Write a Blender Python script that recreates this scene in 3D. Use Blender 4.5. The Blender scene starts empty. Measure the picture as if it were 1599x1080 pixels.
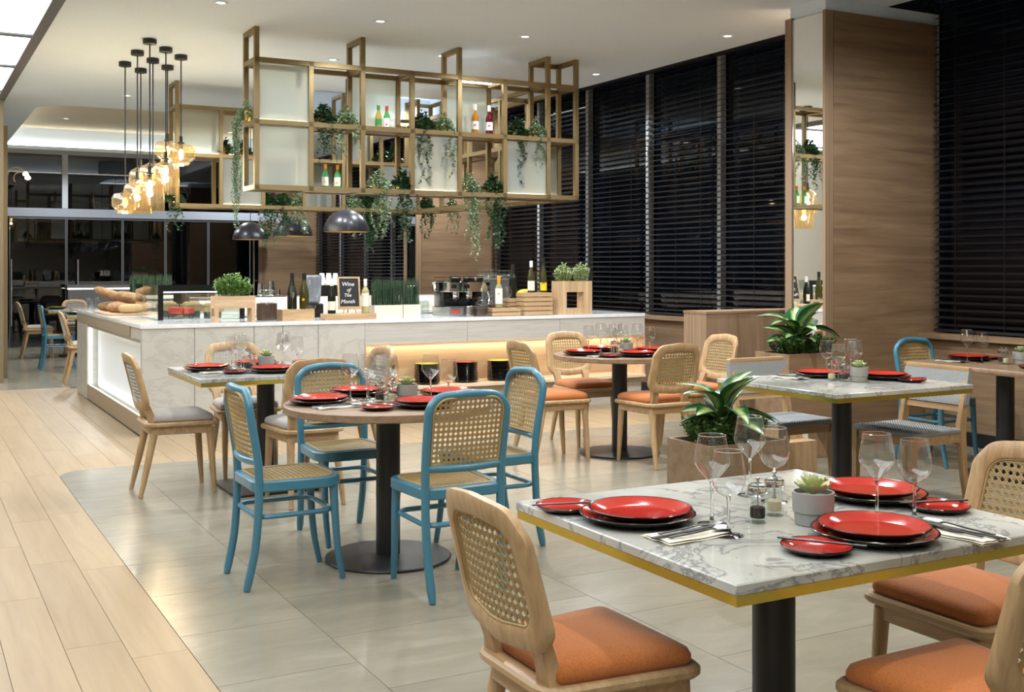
import bpy, math, random
from math import pi, sin, cos, radians
from mathutils import Vector, Matrix
random.seed(7)
C = bpy.context.scene.collection
SC = bpy.context.scene

# ---------------------------------------------------------------- camera
FPX, CAMH, CXP, HY, YAW = 1744.0, 1.40, 799.5, 418.0, radians(28.6)
cam_d = bpy.data.cameras.new('camera'); cam = bpy.data.objects.new('camera', cam_d); C.objects.link(cam)
cam.location = (0, 0, CAMH); cam.rotation_euler = (pi/2, 0, -YAW)
cam_d.sensor_width = 36.0; cam_d.lens = FPX/1599*36.0
cam_d.shift_y = -(540.0-HY)/1599.0
cam_d.clip_start = 0.05; cam_d.clip_end = 100
SC.camera = cam
SC.view_settings.view_transform = 'Standard'; SC.view_settings.look = 'None'
SC.view_settings.gamma = 1; SC.view_settings.use_curve_mapping = False
SC.view_settings.exposure = 0.74
SC.cycles.use_denoising = True
SC.cycles.max_bounces = 8; SC.cycles.transparent_max_bounces = 24
SC.cycles.sample_clamp_indirect = 4.0
SC.cycles.caustics_reflective = False; SC.cycles.caustics_refractive = False

# ---------------------------------------------------------------- world (night)
w = bpy.data.worlds.new('night'); SC.world = w; w.use_nodes = True
w.node_tree.nodes['Background'].inputs[0].default_value = (0.012, 0.018, 0.035, 1)
w.node_tree.nodes['Background'].inputs[1].default_value = 0.4

# light levels (each lamp is made in its own builder below)
L_DOWN, L_BOX, L_COVE, L_COUNTER, L_NICHE, L_BULB = 92.0, 2.5, 4.0, 2.8, 9.0, 12.0
ZC = 3.5            # ceiling height
XW = 7.43           # plane of the blinds

def on_y(px, Y):
    "world X of the photo column px on the vertical plane y = Y"
    u = (px-CXP)/FPX
    d = Y/(cos(YAW)-u*sin(YAW)); return d*(u*cos(YAW)+sin(YAW))
def h_y(px, py, Y):
    u = (px-CXP)/FPX
    d = Y/(cos(YAW)-u*sin(YAW)); return CAMH-(py-HY)*d/FPX

# ---------------------------------------------------------------- materials
MATS = {}
def newmat(name):
    m = bpy.data.materials.new(name); m.use_nodes = True; MATS[name] = m
    nt = m.node_tree; return m, nt, nt.nodes['Principled BSDF']
def setp(p, col=None, rough=None, metal=None, spec=None, trans=None, ior=None, coat=None, emis=None, es=None, sheen=None):
    I = p.inputs
    if col is not None: I['Base Color'].default_value = (*col, 1)
    if rough is not None: I['Roughness'].default_value = rough
    if metal is not None: I['Metallic'].default_value = metal
    if spec is not None: I['Specular IOR Level'].default_value = spec
    if trans is not None: I['Transmission Weight'].default_value = trans
    if ior is not None: I['IOR'].default_value = ior
    if coat is not None: I['Coat Weight'].default_value = coat
    if sheen is not None: I['Sheen Weight'].default_value = sheen
    if emis is not None: I['Emission Color'].default_value = (*emis, 1)
    if es is not None: I['Emission Strength'].default_value = es
def N(nt, t, **kw):
    n = nt.nodes.new(t)
    for k, v in kw.items(): setattr(n, k, v)
    return n
def ramp(nt, stops):
    r = N(nt, 'ShaderNodeValToRGB'); e = r.color_ramp.elements
    while len(e) < len(stops): e.new(0.5)
    for i, (p, c) in enumerate(stops): e[i].position = p; e[i].color = (*c, 1)
    return r
def bump(nt, p, h, strength=0.1, dist=0.01):
    b = N(nt, 'ShaderNodeBump'); b.inputs['Strength'].default_value = strength; b.inputs['Distance'].default_value = dist
    nt.links.new(h, b.inputs['Height']); nt.links.new(b.outputs['Normal'], p.inputs['Normal'])
def coords(nt, scale, world=False, jitter=False):
    mp = N(nt, 'ShaderNodeMapping'); mp.inputs['Scale'].default_value = scale
    if world: src = N(nt, 'ShaderNodeNewGeometry').outputs['Position']
    else: src = N(nt, 'ShaderNodeTexCoord').outputs['Object']
    if jitter:
        oi = N(nt, 'ShaderNodeObjectInfo'); mu = N(nt, 'ShaderNodeMath', operation='MULTIPLY'); mu.inputs[1].default_value = 37.0
        nt.links.new(oi.outputs['Random'], mu.inputs[0])
        ad = N(nt, 'ShaderNodeVectorMath', operation='ADD'); nt.links.new(src, ad.inputs[0]); nt.links.new(mu.outputs[0], ad.inputs[1]); src = ad.outputs[0]
    nt.links.new(src, mp.inputs['Vector']); return mp.outputs['Vector']
def noise(nt, vec, scale=1.0, detail=5.0, rough=0.55, dist=0.0):
    n = N(nt, 'ShaderNodeTexNoise'); n.inputs['Scale'].default_value = scale; n.inputs['Detail'].default_value = detail
    n.inputs['Roughness'].default_value = rough; n.inputs['Distortion'].default_value = dist
    nt.links.new(vec, n.inputs['Vector']); return n.outputs['Fac']
def hueval(nt, colout, amount):
    "per-object brightness variation"
    oi = N(nt, 'ShaderNodeObjectInfo'); mr = N(nt, 'ShaderNodeMapRange')
    mr.inputs['To Min'].default_value = 1-amount; mr.inputs['To Max'].default_value = 1+amount
    nt.links.new(oi.outputs['Random'], mr.inputs['Value'])
    hs = N(nt, 'ShaderNodeHueSaturation'); nt.links.new(mr.outputs[0], hs.inputs['Value']); nt.links.new(colout, hs.inputs['Color'])
    return hs.outputs['Color']

def plain(name, col, rough=0.5, **kw):
    m, nt, p = newmat(name); setp(p, col, rough, **kw)
    v = coords(nt, (1, 1, 1)); f = noise(nt, v, 40, 3)
    r = ramp(nt, [(0.3, tuple(c*0.97 for c in col)), (0.7, tuple(min(1, c*1.02) for c in col))])
    nt.links.new(f, r.inputs[0]); nt.links.new(r.outputs[0], p.inputs['Base Color'])
    return m
def wood(name, dark, light, axis='y', across=28, along=1.6, rough=0.45, world=False, vary=0.0, jitter=True, coat=0.0):
    m, nt, p = newmat(name); setp(p, light, rough, coat=coat)
    sc = {'x': (along, across, across), 'y': (across, along, across), 'z': (across, across, along)}[axis]
    v = coords(nt, sc, world, jitter)
    f = noise(nt, v, 1.0, 7, 0.62, 0.6)
    r = ramp(nt, [(0.28, dark), (0.5, tuple((a+b)/2 for a, b in zip(dark, light))), (0.72, light)])
    nt.links.new(f, r.inputs[0]); out = r.outputs[0]
    if vary: out = hueval(nt, out, vary)
    nt.links.new(out, p.inputs['Base Color']); bump(nt, p, f, 0.12, 0.004)
    return m
def marble(name, base, vein, scale, thin=0.03, rough=0.12, stretch=(1, 1, 1), cloud=None):
    m, nt, p = newmat(name); setp(p, base, rough)
    v = coords(nt, tuple(scale*s for s in stretch), False, True)
    f = noise(nt, v, 1.0, 8, 0.6, 1.6)
    r = ramp(nt, [(0.5-thin*2, base), (0.5-thin*0.4, vein), (0.5+thin*0.2, tuple((a*2+b)/3 for a, b in zip(vein, base))), (0.5+thin*2, base)])
    nt.links.new(f, r.inputs[0])
    f2 = noise(nt, v, 0.45, 4, 0.5, 0.4)
    r2 = ramp(nt, [(0.35, cloud or tuple(c*0.86 for c in base)), (0.65, (1, 1, 1))]); nt.links.new(f2, r2.inputs[0])
    mx = N(nt, 'ShaderNodeMixRGB', blend_type='MULTIPLY'); mx.inputs[0].default_value = 1.0
    nt.links.new(r.outputs[0], mx.inputs[1]); nt.links.new(r2.outputs[0], mx.inputs[2]); nt.links.new(mx.outputs[0], p.inputs['Base Color'])
    return m
def emit(name, col, s):
    m, nt, p = newmat(name); setp(p, (0.8, 0.8, 0.8), 0.5, emis=col, es=s); return m
def thin_glass(name, tint=(1, 1, 1), rough=0.0, refl=1.0, base=0.05, haze=0.0):
    m = bpy.data.materials.new(name); m.use_nodes = True; MATS[name] = m; nt = m.node_tree
    for n in list(nt.nodes):
        if n.type != 'OUTPUT_MATERIAL': nt.nodes.remove(n)
    out = [n for n in nt.nodes if n.type == 'OUTPUT_MATERIAL'][0]
    tr = N(nt, 'ShaderNodeBsdfTransparent'); tr.inputs[0].default_value = (*tint, 1)
    gl = N(nt, 'ShaderNodeBsdfGlossy'); gl.inputs['Roughness'].default_value = rough; gl.inputs[0].default_value = (1, 1, 1, 1)
    fr = N(nt, 'ShaderNodeLayerWeight'); fr.inputs['Blend'].default_value = 0.5      # facing: the same from both sides of the shell
    pw = N(nt, 'ShaderNodeMath', operation='POWER'); pw.inputs[1].default_value = 3.5; nt.links.new(fr.outputs['Facing'], pw.inputs[0])
    mu = N(nt, 'ShaderNodeMath', operation='MULTIPLY_ADD'); mu.inputs[1].default_value = refl; mu.inputs[2].default_value = base; mu.use_clamp = True
    nt.links.new(pw.outputs[0], mu.inputs[0])
    mx = N(nt, 'ShaderNodeMixShader'); nt.links.new(mu.outputs[0], mx.inputs[0]); nt.links.new(tr.outputs[0], mx.inputs[1]); nt.links.new(gl.outputs[0], mx.inputs[2])
    last = mx.outputs[0]
    if haze:            # lustre film: scatters a little of the bulb's own light
        tl = N(nt, 'ShaderNodeBsdfTranslucent'); tl.inputs[0].default_value = (*tint, 1); df = N(nt, 'ShaderNodeBsdfDiffuse'); df.inputs[0].default_value = (*tint, 1)
        ms = N(nt, 'ShaderNodeMixShader'); nt.links.new(tl.outputs[0], ms.inputs[1]); nt.links.new(df.outputs[0], ms.inputs[2])
        m3 = N(nt, 'ShaderNodeMixShader'); m3.inputs[0].default_value = haze; nt.links.new(last, m3.inputs[1]); nt.links.new(ms.outputs[0], m3.inputs[2]); last = m3.outputs[0]
    nt.links.new(last, out.inputs[0]); return m
def frosted(name, col, amount=0.55, ribs=True):
    "fluted obscured glass: part sheer, part scattering"
    m = bpy.data.materials.new(name); m.use_nodes = True; MATS[name] = m; nt = m.node_tree
    p = nt.nodes['Principled BSDF']; out = [n for n in nt.nodes if n.type == 'OUTPUT_MATERIAL'][0]
    setp(p, col, 0.3, trans=0.0)
    tl = N(nt, 'ShaderNodeBsdfTranslucent'); tl.inputs[0].default_value = (*col, 1)
    rf = N(nt, 'ShaderNodeBsdfRefraction'); rf.inputs['Roughness'].default_value = 0.35; rf.inputs['IOR'].default_value = 1.05; rf.inputs[0].default_value = (*col, 1)
    m1 = N(nt, 'ShaderNodeMixShader'); m1.inputs[0].default_value = 0.5; nt.links.new(p.outputs[0], m1.inputs[1]); nt.links.new(tl.outputs[0], m1.inputs[2])
    m2 = N(nt, 'ShaderNodeMixShader'); m2.inputs[0].default_value = amount; nt.links.new(rf.outputs[0], m2.inputs[1]); nt.links.new(m1.outputs[0], m2.inputs[2])
    v = coords(nt, (90, 90, 0.4)); f = noise(nt, v, 1.0, 2); bump(nt, p, f, 0.25, 0.01)
    nt.links.new(m2.outputs[0], out.inputs[0]); return m
def leafmat(name, c1, c2, scale=25, rough=0.45, attr=False, trans=0.0):
    m, nt, p = newmat(name); setp(p, c1, rough)
    if attr:
        a = N(nt, 'ShaderNodeAttribute'); a.attribute_name = 'across'
        r = ramp(nt, [(0.0, c2), (0.18, c2), (0.62, c1), (1.0, c1)])
        f = noise(nt, coords(nt, (60, 14, 1)), 1.0, 3)
        ad = N(nt, 'ShaderNodeMath', operation='MULTIPLY_ADD'); ad.inputs[1].default_value = 0.9; ad.inputs[2].default_value = -0.45
        nt.links.new(f, ad.inputs[0]); a2 = N(nt, 'ShaderNodeMath', operation='ADD'); nt.links.new(ad.outputs[0], a2.inputs[0]); nt.links.new(a.outputs['Fac'], a2.inputs[1])
        nt.links.new(a2.outputs[0], r.inputs[0])
    else:
        f = noise(nt, coords(nt, (1, 1, 1)), scale, 2); r = ramp(nt, [(0.35, c1), (0.65, c2)]); nt.links.new(f, r.inputs[0])
    nt.links.new(r.outputs[0], p.inputs['Base Color'])
    return m

# floor and shell
wood('oak_plank', (0.273, 0.181, 0.097), (0.353, 0.256, 0.146), 'y', 14, 0.9, 0.40, world=True, vary=0.045)
def stone():
    m, nt, p = newmat('stone_tile'); setp(p, (0.5, 0.47, 0.4), 0.22)
    v = coords(nt, (1.3, 3.6, 1), True, True); f = noise(nt, v, 1.7, 9, 0.68, 0.8)
    r = ramp(nt, [(0.25, (0.212, 0.190, 0.143)), (0.5, (0.253, 0.230, 0.175)), (0.78, (0.304, 0.276, 0.213))]); nt.links.new(f, r.inputs[0])
    nt.links.new(hueval(nt, r.outputs[0], 0.05), p.inputs['Base Color']); bump(nt, p, f, 0.05, 0.004)
stone()
plain('grout', (0.27, 0.23, 0.175), 0.8)
plain('ceiling_white', (0.77, 0.87, 0.98), 0.9)
plain('tray_beige', (0.76, 0.65, 0.46), 0.9)
plain('wall_beige', (0.52, 0.48, 0.40), 0.85)
wood('walnut_h', (0.170, 0.100, 0.054), (0.315, 0.206, 0.117), 'x', 16, 1.1, 0.5, world=True, jitter=False)
wood('walnut_hy', (0.170, 0.100, 0.054), (0.315, 0.206, 0.117), 'y', 16, 1.1, 0.5, world=True, jitter=False)
wood('walnut_v', (0.20, 0.125, 0.072), (0.35, 0.235, 0.145), 'z', 22, 1.2, 0.5)
wood('walnut_top', (0.17, 0.10, 0.06), (0.33, 0.215, 0.135), 'x', 30, 2.0, 0.35)
wood('oak_chair', (0.324, 0.194, 0.090), (0.528, 0.352, 0.185), 'z', 40, 3.0, 0.42)
wood('oak_seat', (0.324, 0.194, 0.090), (0.528, 0.352, 0.185), 'x', 40, 3.0, 0.42)
wood('crate_wood', (0.34, 0.20, 0.10), (0.58, 0.39, 0.21), 'x', 26, 3.0, 0.5)
wood('teak_v', (0.36, 0.22, 0.11), (0.66, 0.46, 0.27), 'z', 24, 1.5, 0.5)
wood('teak_h', (0.42, 0.27, 0.15), (0.68, 0.48, 0.30), 'x', 30, 2.5, 0.5)
wood('niche_wood', (0.62, 0.46, 0.30), (0.78, 0.62, 0.44), 'x', 20, 1.0, 0.5)
marble('table_marble', (0.576, 0.572, 0.535), (0.27, 0.275, 0.28), 3.4, 0.013, 0.10)
marble('counter_marble', (0.495, 0.473, 0.427), (0.436, 0.410, 0.365), 1.3, 0.03, 0.25, (0.6, 1, 2.2), (0.93, 0.92, 0.90))
marble('counter_top', (0.74, 0.74, 0.73), (0.67, 0.67, 0.67), 2.0, 0.03, 0.08, (1, 1, 1), (0.93, 0.93, 0.93))
plain('kick_bronze', (0.42, 0.34, 0.24), 0.35, metal=0.6)
plain('mirror', (0.92, 0.93, 0.92), 0.01, metal=1.0)
setp(MATS['mirror'].node_tree.nodes['Principled BSDF'], (0.92, 0.93, 0.92))
plain('blind_slat', (0.012, 0.009, 0.009), 0.38)
plain('mullion', (0.38, 0.40, 0.42), 0.5)
plain('steel_beam', (0.26, 0.28, 0.32), 0.45)
plain('night_glass', (0.006, 0.010, 0.020), 0.03, spec=0.35)
plain('black_metal', (0.012, 0.012, 0.014), 0.42)
plain('black_gloss', (0.008, 0.008, 0.009), 0.12)
plain('dark_frame', (0.10, 0.10, 0.105), 0.4)
plain('brass', (0.264, 0.191, 0.089), 0.40, metal=0.7)
plain('brass_edge', (0.62, 0.50, 0.10), 0.22, metal=0.9)
plain('brass_pot', (0.75, 0.55, 0.20), 0.18, metal=1.0)
plain('gold_trim', (0.24, 0.19, 0.115), 0.4, metal=0.5)
plain('chrome', (0.80, 0.80, 0.82), 0.08, metal=1.0)
plain('steel', (0.62, 0.62, 0.62), 0.25, metal=1.0)
# furniture
plain('blue_paint', (0.049, 0.184, 0.267), 0.32, coat=0.3)
plain('cane', (0.37, 0.262, 0.115), 0.55)
plain('cane_grey', (0.36, 0.34, 0.29), 0.55)
def fabric(name, c, scale=260):
    m, nt, p = newmat(name); setp(p, c, 0.9, sheen=0.25)
    f = noise(nt, coords(nt, (1, 1, 1)), scale, 2); r = ramp(nt, [(0.3, tuple(x*0.75 for x in c)), (0.7, tuple(min(1, x*1.15) for x in c))])
    nt.links.new(f, r.inputs[0]); nt.links.new(r.outputs[0], p.inputs['Base Color']); bump(nt, p, f, 0.3, 0.002)
fabric('orange_fabric', (0.450, 0.135, 0.023)); fabric('grey_fabric', (0.40, 0.36, 0.32)); fabric('napkin', (0.78, 0.72, 0.58))
def weave():
    m, nt, p = newmat('grey_weave'); setp(p, (0.4, 0.41, 0.41), 0.8)
    wv = N(nt, 'ShaderNodeTexWave'); wv.bands_direction = 'DIAGONAL'; wv.inputs['Scale'].default_value = 32; wv.inputs['Distortion'].default_value = 1.5
    nt.links.new(coords(nt, (1, 1, 2.2)), wv.inputs['Vector'])
    r = ramp(nt, [(0.2, (0.16, 0.165, 0.17)), (0.8, (0.40, 0.41, 0.41))]); nt.links.new(wv.outputs['Fac'], r.inputs[0])
    nt.links.new(r.outputs[0], p.inputs['Base Color']); bump(nt, p, wv.outputs['Fac'], 0.5, 0.004)
weave()
# tableware
plain('plate_red', (0.43, 0.026, 0.016), 0.10, coat=0.2)
plain('plate_black', (0.008, 0.008, 0.008), 0.14)
plain('plate_lime', (0.62, 0.62, 0.06), 0.15)
thin_glass('wine_glass', (0.945, 0.955, 0.95), refl=0.8, base=0.08)
thin_glass('pane_glass', (0.91, 0.95, 0.94), refl=0.7, base=0.08)
thin_glass('amber_glass', (0.90, 0.72, 0.42), refl=0.6, base=0.15, haze=0.03)
thin_glass('window_glass', (0.55, 0.58, 0.62), refl=0.9)
plain('clear_solid', (0.95, 0.97, 0.96), 0.02, trans=1.0, ior=1.45); setp(MATS['clear_solid'].node_tree.nodes['Principled BSDF'], (1, 1, 1))
plain('concrete_pot', (0.30, 0.295, 0.275), 0.8)
plain('pepper', (0.02, 0.013, 0.010), 0.9); plain('salt', (0.62, 0.50, 0.32), 0.9); plain('soil', (0.03, 0.022, 0.015), 1.0)
plain('coffee_beans', (0.075, 0.032, 0.018), 0.6)
leafmat('succulent', (0.27, 0.40, 0.16), (0.46, 0.50, 0.24), 30, 0.5)
leafmat('ivy_dark', (0.010, 0.040, 0.012), (0.035, 0.085, 0.025), 18)
leafmat('ivy_pale', (0.12, 0.20, 0.09), (0.26, 0.34, 0.20), 18)
leafmat('bush_green', (0.075, 0.19, 0.035), (0.24, 0.38, 0.10), 22)
leafmat('bush_pale', (0.20, 0.30, 0.10), (0.55, 0.60, 0.34), 26)
leafmat('box_leaf', (0.030, 0.085, 0.015), (0.11, 0.19, 0.045), 22)
leafmat('grass_blade', (0.020, 0.045, 0.024), (0.055, 0.10, 0.05), 30)
leafmat('broad_leaf', (0.012, 0.075, 0.022), (0.34, 0.46, 0.17), attr=True, rough=0.28)
plain('stem_green', (0.14, 0.24, 0.07), 0.5)
frosted('frosted_glass', (0.90, 0.92, 0.84), 0.34)
plain('backlit_panel', (0.82, 0.86, 0.88), 0.5)
# bottles and bar
def bottleglass(name, c, tr=0.5):
    m, nt, p = newmat(name); setp(p, c, 0.06, trans=tr, ior=1.4)
    f = noise(nt, coords(nt, (1, 1, 1)), 9, 2); r = ramp(nt, [(0, c), (1, tuple(min(1, x*1.1) for x in c))]); nt.links.new(f, r.inputs[0]); nt.links.new(r.outputs[0], p.inputs['Base Color'])
bottleglass('bottle_dark', (0.012, 0.014, 0.008), 0.0); bottleglass('bottle_olive', (0.055, 0.05, 0.012), 0.2)
bottleglass('bottle_clear_wine', (0.62, 0.56, 0.28), 0.6); bottleglass('bottle_green', (0.10, 0.42, 0.14), 0.4)
bottleglass('bottle_gold', (0.62, 0.42, 0.10), 0.5); bottleglass('bottle_amber', (0.50, 0.20, 0.02), 0.4); bottleglass('bottle_ruby', (0.10, 0.006, 0.012), 0.1)
plain('paper_white', (0.78, 0.76, 0.70), 0.7); plain('paper_cream', (0.70, 0.66, 0.54), 0.7); plain('paper_yellow', (0.90, 0.52, 0.01), 0.6)
plain('foil_orange', (0.90, 0.33, 0.01), 0.35); plain('foil_black', (0.015, 0.016, 0.02), 0.3); plain('foil_white', (0.80, 0.80, 0.78), 0.4)
plain('foil_red', (0.55, 0.03, 0.02), 0.4); plain('foil_green', (0.03, 0.22, 0.05), 0.4); plain('ink', (0.03, 0.03, 0.03), 0.7); plain('label_blue', (0.02, 0.16, 0.5), 0.5)
plain('chalkboard', (0.012, 0.012, 0.012), 0.8); plain('chalk', (0.75, 0.75, 0.72), 0.9)
plain('planter_cream', (0.66, 0.61, 0.51), 0.6); wood('bread', (0.16, 0.075, 0.03), (0.42, 0.26, 0.13), 'y', 26, 14, 0.8); plain('bread_light', (0.42, 0.27, 0.13), 0.85)
plain('banana', (0.85, 0.58, 0.03), 0.5); plain('cake_red', (0.60, 0.03, 0.025), 0.7); plain('cream', (0.85, 0.78, 0.68), 0.6)
plain('basket', (0.45, 0.29, 0.13), 0.8); plain('pastry', (0.62, 0.33, 0.10), 0.6); plain('plastic_clear', (0.6, 0.66, 0.75), 0.1, trans=0.7)
plain('lamp_black', (0.02, 0.021, 0.026), 0.3); plain('lamp_gold', (0.75, 0.48, 0.14), 0.35, metal=0.6)
plain('olive_plate', (0.22, 0.25, 0.03), 0.3)
emit('lightbox', (0.86, 0.94, 1.0), L_BOX); emit('cove_light', (1.0, 0.96, 0.87), L_COVE); emit('counter_led', (0.93, 0.98, 1.0), L_COUNTER)
emit('niche_led', (1.0, 0.86, 0.66), L_NICHE); emit('bulb', (1.0, 0.74, 0.42), L_BULB); emit('down_lens', (1.0, 0.93, 0.82), 2.2); emit('top_led', (0.95, 0.98, 1.0), 3.0); emit('shelf_led', (1.0, 0.88, 0.62), 9.0)

# ---------------------------------------------------------------- mesh builder
class MB:
    def __init__(s): s.v = []; s.f = []; s.m = []; s.attr = None
    def face(s, idx, mi=0): s.f.append(tuple(idx)); s.m.append(mi)
    def add(s, vs): b = len(s.v); s.v.extend([tuple(q) for q in vs]); return b
    def box(s, x0, x1, y0, y1, z0, z1, mi=0, M=None):
        p = [(x, y, z) for z in (z0, z1) for y in (y0, y1) for x in (x0, x1)]
        if M is not None: p = [tuple(M @ Vector(q)) for q in p]
        b = s.add(p)
        for q in ((0, 2, 3, 1), (4, 5, 7, 6), (0, 1, 5, 4), (2, 6, 7, 3), (0, 4, 6, 2), (1, 3, 7, 5)): s.face([b+i for i in q], mi)
        return s
    def loops(s, L, mi=0, cap0=True, cap1=True, closed=True):
        "skin a list of equal-length vertex loops"
        n = len(L[0]); bs = [s.add(l) for l in L]
        for a, b in zip(bs, bs[1:]):
            for i in range(n if closed else n-1):
                j = (i+1) % n; s.face((a+i, a+j, b+j, b+i), mi)
        if cap0: s.face([bs[0]+i for i in reversed(range(n))], mi)
        if cap1: s.face([bs[-1]+i for i in range(n)], mi)
        return s
    def lathe(s, prof, n=20, c=(0, 0, 0), mi=0, cap0=True, cap1=True, mis=None):
        L = [[(c[0]+r*cos(2*pi*i/n), c[1]+r*sin(2*pi*i/n), c[2]+z) for i in range(n)] for r, z in prof]
        f0 = len(s.f); s.loops(L, mi, cap0, cap1)
        if mis:
            for k, q in enumerate(mis):
                for i in range(n): s.m[f0+k*n+i] = q
        return s
    def tube(s, path, r, n=8, mi=0, squash=1.0):
        path = [Vector(p) for p in path]; m = len(path)
        rs = r if isinstance(r, (list, tuple)) else [r]*m
        T = [(path[min(i+1, m-1)]-path[max(i-1, 0)]).normalized() for i in range(m)]
        up = Vector((0, 0, 1)) if abs(T[0].z) < 0.9 else Vector((0, 1, 0))
        U = (up - T[0]*up.dot(T[0])).normalized(); L = []
        for i in range(m):
            U = (U - T[i]*U.dot(T[i])).normalized(); W = T[i].cross(U)
            L.append([path[i] + (U*cos(2*pi*k/n) + W*sin(2*pi*k/n)*squash)*rs[i] for k in range(n)])
        return s.loops(L, mi)
    def prism(s, outline, z0, z1, b=0.0, mi=0):
        n = len(outline); cx = sum(p[0] for p in outline)/n; cy = sum(p[1] for p in outline)/n
        def off(d):
            o = []
            for x, y in outline:
                l = math.hypot(x-cx, y-cy) or 1; k = (l-d)/l; o.append((cx+(x-cx)*k, cy+(y-cy)*k))
            return o
        if b:
            i = off(b*1.2)
            L = [[(x, y, z0) for x, y in i], [(x, y, z0+b) for x, y in outline], [(x, y, z1-b) for x, y in outline], [(x, y, z1) for x, y in i]]
        else: L = [[(x, y, z0) for x, y in outline], [(x, y, z1) for x, y in outline]]
        return s.loops(L, mi)
    def quad(s, a, b, c, d, mi=0):
        k = s.add((a, b, c, d)); s.face((k, k+1, k+2, k+3), mi); return s
    def mesh(s, name, mats, smooth=True, angle=38):
        me = bpy.data.meshes.new(name); me.from_pydata(s.v, [], s.f)
        for m in mats: me.materials.append(MATS[m])
        if len(mats) > 1: me.polygons.foreach_set('material_index', s.m)
        if s.attr:
            a = me.attributes.new('across', 'FLOAT', 'POINT'); a.data.foreach_set('value', s.attr)
        if smooth:
            me.polygons.foreach_set('use_smooth', [True]*len(me.polygons))
            me.set_sharp_from_angle(angle=radians(angle))
        me.update(); return me

def link(name, me, parent=None, loc=None, rotz=None):
    o = bpy.data.objects.new(name, me); C.objects.link(o)
    if parent is not None: o.parent = parent
    if loc is not None: o.location = loc
    if rotz is not None: o.rotation_euler = (0, 0, rotz)
    return o
def obj(name, mb, mats, parent=None, smooth=True, angle=38, **k):
    if isinstance(mats, str): mats = [mats]
    return link(name, mb.mesh(name, mats, smooth, angle), parent, **k)
def tag(o, label, cat, group=None):
    o['label'] = label; o['category'] = cat
    if group: o['group'] = group
    return o
def thing(name, label, cat, loc=(0, 0, 0), rotz=0.0, group=None):
    o = bpy.data.objects.new(name, None); C.objects.link(o); o.location = loc; o.rotation_euler = (0, 0, rotz)
    o.empty_display_size = 0.1
    return tag(o, label, cat, group)
def struct(o): o['kind'] = 'structure'; return o
def dup(root, loc, rotz, label, group=None, kids=None):
    r = root.copy(); C.objects.link(r); r.location = loc; r.rotation_euler = (0, 0, rotz); r['label'] = label
    if group: r['group'] = group
    for ch in list(root.children):
        c = ch.copy(); C.objects.link(c); c.parent = r
        for g in list(ch.children):
            d = g.copy(); C.objects.link(d); d.parent = c
    return r
PROTO = {}
def place(key, builder, loc, rotz, label, group=None):
    "first use builds the thing and puts it there, later uses copy it with its parts"
    if key not in PROTO:
        t = builder(); PROTO[key] = t; t.location = loc; t.rotation_euler = (0, 0, rotz); t['label'] = label
        if group: t['group'] = group
        return t
    return dup(PROTO[key], loc, rotz, label, group)
MESH = {}
def item(name, key, fn, loc, rotz, label, cat, group=None, parent=None):
    if key not in MESH: MESH[key] = fn()
    o = link(name, MESH[key], parent, loc, rotz)
    if parent is None: tag(o, label, cat, group)
    return o

def rpoly(pts, rad, seg=6):
    "convex polygon (counter-clockwise) with rounded corners"
    out = []; n = len(pts)
    for i in range(n):
        p0, p1, p2 = Vector(pts[i-1]), Vector(pts[i]), Vector(pts[(i+1) % n]); r = rad[i] if isinstance(rad, (list, tuple)) else rad
        a = (p0-p1).normalized(); b = (p2-p1).normalized(); ang = a.angle(b)
        if r <= 1e-6: out.append(tuple(p1)); continue
        t = min(r/math.tan(ang/2), 0.49*min((p0-p1).length, (p2-p1).length)); r2 = t*math.tan(ang/2)
        cc = p1 + (a+b).normalized()*(r2/sin(ang/2)); s = p1+a*t-cc; e = p1+b*t-cc
        a0 = math.atan2(s.y, s.x); a1 = math.atan2(e.y, e.x)
        while a1 < a0: a1 += 2*pi
        if a1-a0 > pi: a1 -= 2*pi
        for k in range(seg+1):
            th = a0+(a1-a0)*k/seg; out.append((cc.x+r2*cos(th), cc.y+r2*sin(th)))
    return out
def rect(x0, x1, y0, y1, r=0.0, seg=5):
    return rpoly([(x0, y0), (x1, y0), (x1, y1), (x0, y1)], r, seg)
def inset(poly, d):
    n = len(poly); out = []
    for i in range(n):
        a = Vector(poly[i-1]); b = Vector(poly[i]); c = Vector(poly[(i+1) % n])
        n1 = (b-a); n2 = (c-b)
        nn = Vector((-(n1.y), n1.x)).normalized() + Vector((-(n2.y), n2.x)).normalized()
        if nn.length < 1e-6: nn = Vector((-(n2.y), n2.x))
        out.append(tuple(b+nn.normalized()*d))
    return out
def clip_line(poly, p, d):
    "parameter range of p+t*d inside a convex counter-clockwise polygon"
    t0, t1 = -9.0, 9.0; n = len(poly)
    for i in range(n):
        a = poly[i]; b = poly[(i+1) % n]; ex, ey = b[0]-a[0], b[1]-a[1]
        if abs(ex)+abs(ey) < 1e-7: continue
        den = -ey*d[0]+ex*d[1]; num = -ey*(p[0]-a[0])+ex*(p[1]-a[1])
        if abs(den) < 1e-9:
            if num < 0: return None
            continue
        t = -num/den
        if den > 0: t0 = max(t0, t)
        else: t1 = min(t1, t)
    return (t0, t1) if t1-t0 > 0.006 else None
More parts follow.
